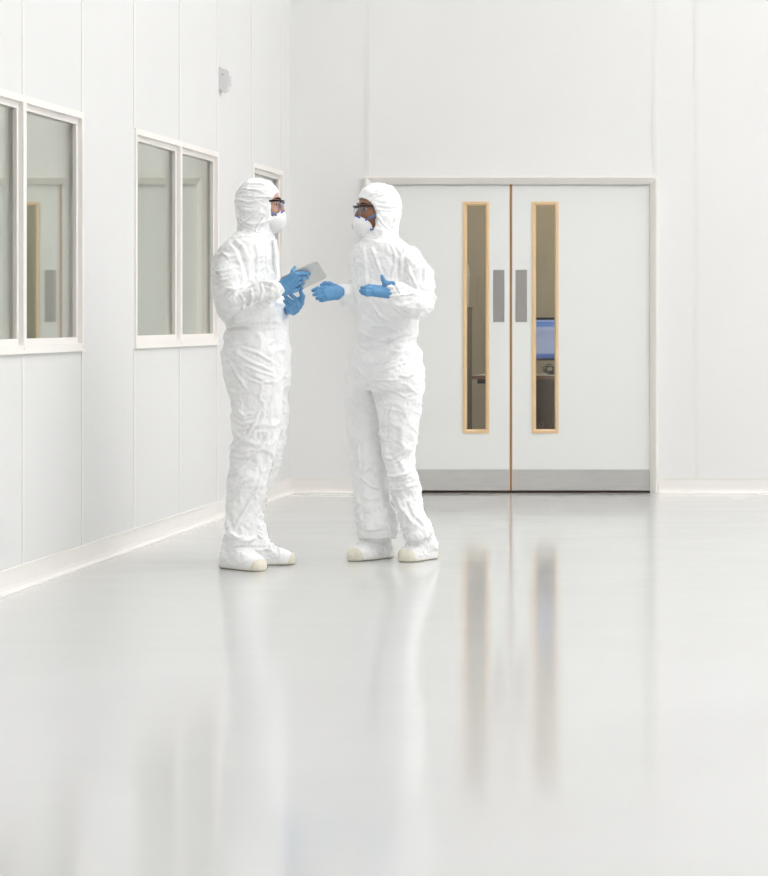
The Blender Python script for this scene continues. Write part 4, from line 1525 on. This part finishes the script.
cB = B.p(377.2, 209.0, 0.0)
RB = head_parts(cB, math.radians(180 + 31), math.radians(-3))
hoodB = [(Ell(cB + RB[0] * -0.012 + RB[2] * 0.020, (0.106, 0.096, 0.105), RB), 0.0),
         (Ell(cB + RB[0] * -0.006 - RB[2] * 0.045, (0.092, 0.090, 0.10), RB), 0.035),
         (Loft([S(216, 361, 400, 0.095), S(226, 362, 397, 0.095), S(236, 363, 398, 0.10), S(243, 361, 401, 0.105)]), 0.03)]
openB = [(Ell(cB + RB[0] * 0.128 - RB[2] * 0.034, (0.100, 0.24, 0.098), RB), 0.006)]
sB = B.xz
strokesB = [
    (sB([(356, 331), (360, 341), (368, 345), (382, 342), (400, 335), (418, 331)]), 0.008, 0.012),
    (sB([(356, 338), (361, 348), (370, 350), (386, 346), (402, 339), (418, 335)]), 0.006, -0.010),
    (sB([(367, 376), (358, 362), (350, 348)]), 0.006, 0.008), (sB([(364, 368), (356, 354), (353, 345)]), 0.006, -0.007),
    (sB([(368, 376), (380, 366), (396, 358), (412, 348)]), 0.006, 0.008), (sB([(371, 372), (385, 360), (400, 352)]), 0.005, -0.006),
    (sB([(369, 378), (384, 372), (402, 365), (416, 360)]), 0.005, 0.006), (sB([(370, 381), (388, 379), (404, 379)]), 0.005, 0.007),
    (sB([(371, 385), (388, 387), (402, 392)]), 0.005, 0.006), (sB([(372, 392), (384, 396), (394, 405)]), 0.005, 0.005),
    (sB([(370, 380), (373, 392), (377, 404)]), 0.004, -0.008),
    (sB([(420, 372), (412, 376), (404, 374)]), 0.005, 0.006), (sB([(421, 392), (410, 396), (402, 392)]), 0.005, 0.005),
    (sB([(417, 441), (406, 452), (394, 458), (384, 455)]), 0.006, 0.009),
    (sB([(416, 446), (408, 458), (398, 464)]), 0.005, -0.007),
    (sB([(386, 474), (398, 475), (410, 472), (417, 467)]), 0.006, 0.009),
    (sB([(388, 480), (402, 481), (416, 476)]), 0.005, -0.007),
    (sB([(389, 489), (402, 489), (412, 485), (420, 483)]), 0.006, 0.008),
    (sB([(395, 495), (404, 506), (412, 518), (420, 527)]), 0.006, 0.008),
    (sB([(408, 500), (414, 514), (426, 526)]), 0.006, -0.007),
    (sB([(404, 535), (414, 526), (418, 512)]), 0.005, 0.006),
    (sB([(403, 508), (406, 522), (406, 536)]), 0.005, 0.006),
    (sB([(358, 444), (361, 460), (358, 476)]), 0.006, 0.009),
    (sB([(360, 474), (370, 468), (376, 462)]), 0.005, 0.006),
    (sB([(362, 478), (372, 486), (384, 490)]), 0.005, 0.006),
    (sB([(356, 490), (361, 512), (360, 534)]), 0.005, 0.005),
    (sB([(388, 505), (386, 520), (391, 534)]), 0.005, 0.006),
    (sB([(358, 530), (372, 532), (394, 530)]), 0.005, -0.006),
    # chest and sleeves
    (sB([(404, 281), (409, 289), (414, 297)]), 0.004, -0.010),
    (sB([(393, 242), (400, 252), (401, 264), (398, 276)]), 0.006, 0.008),
    (sB([(398, 246), (405, 258), (405, 272)]), 0.006, -0.008),
    (sB([(410, 248), (406, 264), (406, 280)]), 0.006, 0.008),
    (sB([(366, 244), (370, 262), (372, 285)]), 0.006, 0.006),
    (sB([(357, 252), (354, 268), (357, 284)]), 0.006, 0.006),
    (sB([(374, 243), (382, 262), (388, 276)]), 0.006, 0.006),
    (sB([(396, 296), (408, 297), (424, 294), (434, 297)]), 0.005, 0.008),
    (sB([(398, 290), (410, 291), (422, 287)]), 0.005, -0.006),
    (sB([(402, 300), (412, 306), (424, 303)]), 0.005, 0.007),
    (sB([(424, 258), (431, 268), (432, 284)]), 0.006, 0.006),
    (sB([(412, 262), (420, 280), (427, 292)]), 0.005, 0.006),
    (sB([(398, 305), (406, 314), (420, 318)]), 0.005, 0.006),
    (sB([(362, 302), (366, 316), (378, 326), (394, 326)]), 0.006, 0.007),
    (sB([(374, 300), (384, 316), (396, 322)]), 0.006, 0.006),
    (sB([(356, 318), (364, 331), (374, 338)]), 0.005, 0.006),
]
hoodsB = [(sB([(401, 206), (390, 207), (379, 206)]), 0.004, 0.006), (sB([(401, 209), (390, 210), (380, 209)]), 0.003, -0.005),
          (sB([(375, 200), (384, 195), (394, 192)]), 0.004, 0.005), (sB([(371, 197), (378, 191), (386, 186)]), 0.004, 0.004),
          (sB([(379, 213), (386, 224), (394, 232)]), 0.004, 0.006), (sB([(398, 216), (396, 225), (393, 233)]), 0.004, 0.005),
          (sB([(366, 237), (378, 240), (392, 236)]), 0.003, -0.004)]
cfgB = dict(fig=B, seed=7, shear=-0.5,
            torso_legs=[(legL, 0), (legR, 0.008), (torsoB, 0.035), (armR, 0.016), (armL, 0.016), (collarB, 0.02)],
            busy=[(B.p(415, 300, -0.3), 0.10, 0.7), (B.p(372, 378, -0.15), 0.12, 0.5), (B.p(402, 470, -0.1), 0.14, 0.7), (B.p(372, 480, -0.05), 0.12, 0.3), (B.p(415, 525, -0.08), 0.10, 0.6), (B.p(375, 330, -0.2), 0.12, 0.4)],
            strokes=strokesB, head=cB, headR=RB, neck0=B.p(381, 246, 0), hood=hoodB, opening=openB, hood_strokes=hoodsB,
            hands=[handBL, handBR], glove_m=[M['glove'], M['glove']], skin=M['skinR'], side=1, sole_u=0.85,
            feet=[Foot(hR, tR), Foot(hL, tL)], foot_pts=[(hR, tR), (hL, tL)],
            ankles=[(hR + (tR - hR) * 0.28 + np.array([0, 0, 0.07]), B.p(378, 530, 0.06)), (hL + (tL - hL) * 0.30 + np.array([0, 0, 0.07]), B.p(417, 530, 0.0))],
            ankle_r=[(0.052, 0.056), (0.050, 0.050)], valve=(math.pi + 0.1 - math.pi * 0.0, 0.42),
            label='brown-skinned person in white hooded coverall, turned three-quarters left, gesturing with open blue-gloved hands')
person_b, suit_b = build_person(cfgB)

# ================================================================== WORLD, CAMERA
w = bpy.data.worlds.new('world')
w.use_nodes = True
w.node_tree.nodes['Background'].inputs['Color'].default_value = (0.9, 0.95, 1, 1)
w.node_tree.nodes['Background'].inputs['Strength'].default_value = 0.3
sc = bpy.context.scene
sc.world = w
cam = bpy.data.cameras.new('camera')
co = bpy.data.objects.new('camera', cam)
C.objects.link(co)
co.location = (0, 0, CZ)
co.rotation_euler = (math.pi / 2, 0, 0)
cam.sensor_fit = 'HORIZONTAL'
cam.sensor_width = 36
cam.lens = 36 * F / 768
cam.shift_x = (384 - VX) / 768
cam.shift_y = (VY - 438) / 768
cam.clip_end = 100
sc.camera = co
sc.view_settings.view_transform = 'Standard'
sc.view_settings.look = 'None'
sc.view_settings.exposure = 0.0
sc.view_settings.gamma = 1.0
sc.view_settings.use_curve_mapping = False
cy_ = sc.cycles
cy_.max_bounces = 16
cy_.diffuse_bounces = 10
cy_.glossy_bounces = 6
cy_.transparent_max_bounces = 16
cy_.use_denoising = True
cy_.caustics_reflective = False
cy_.caustics_refractive = False
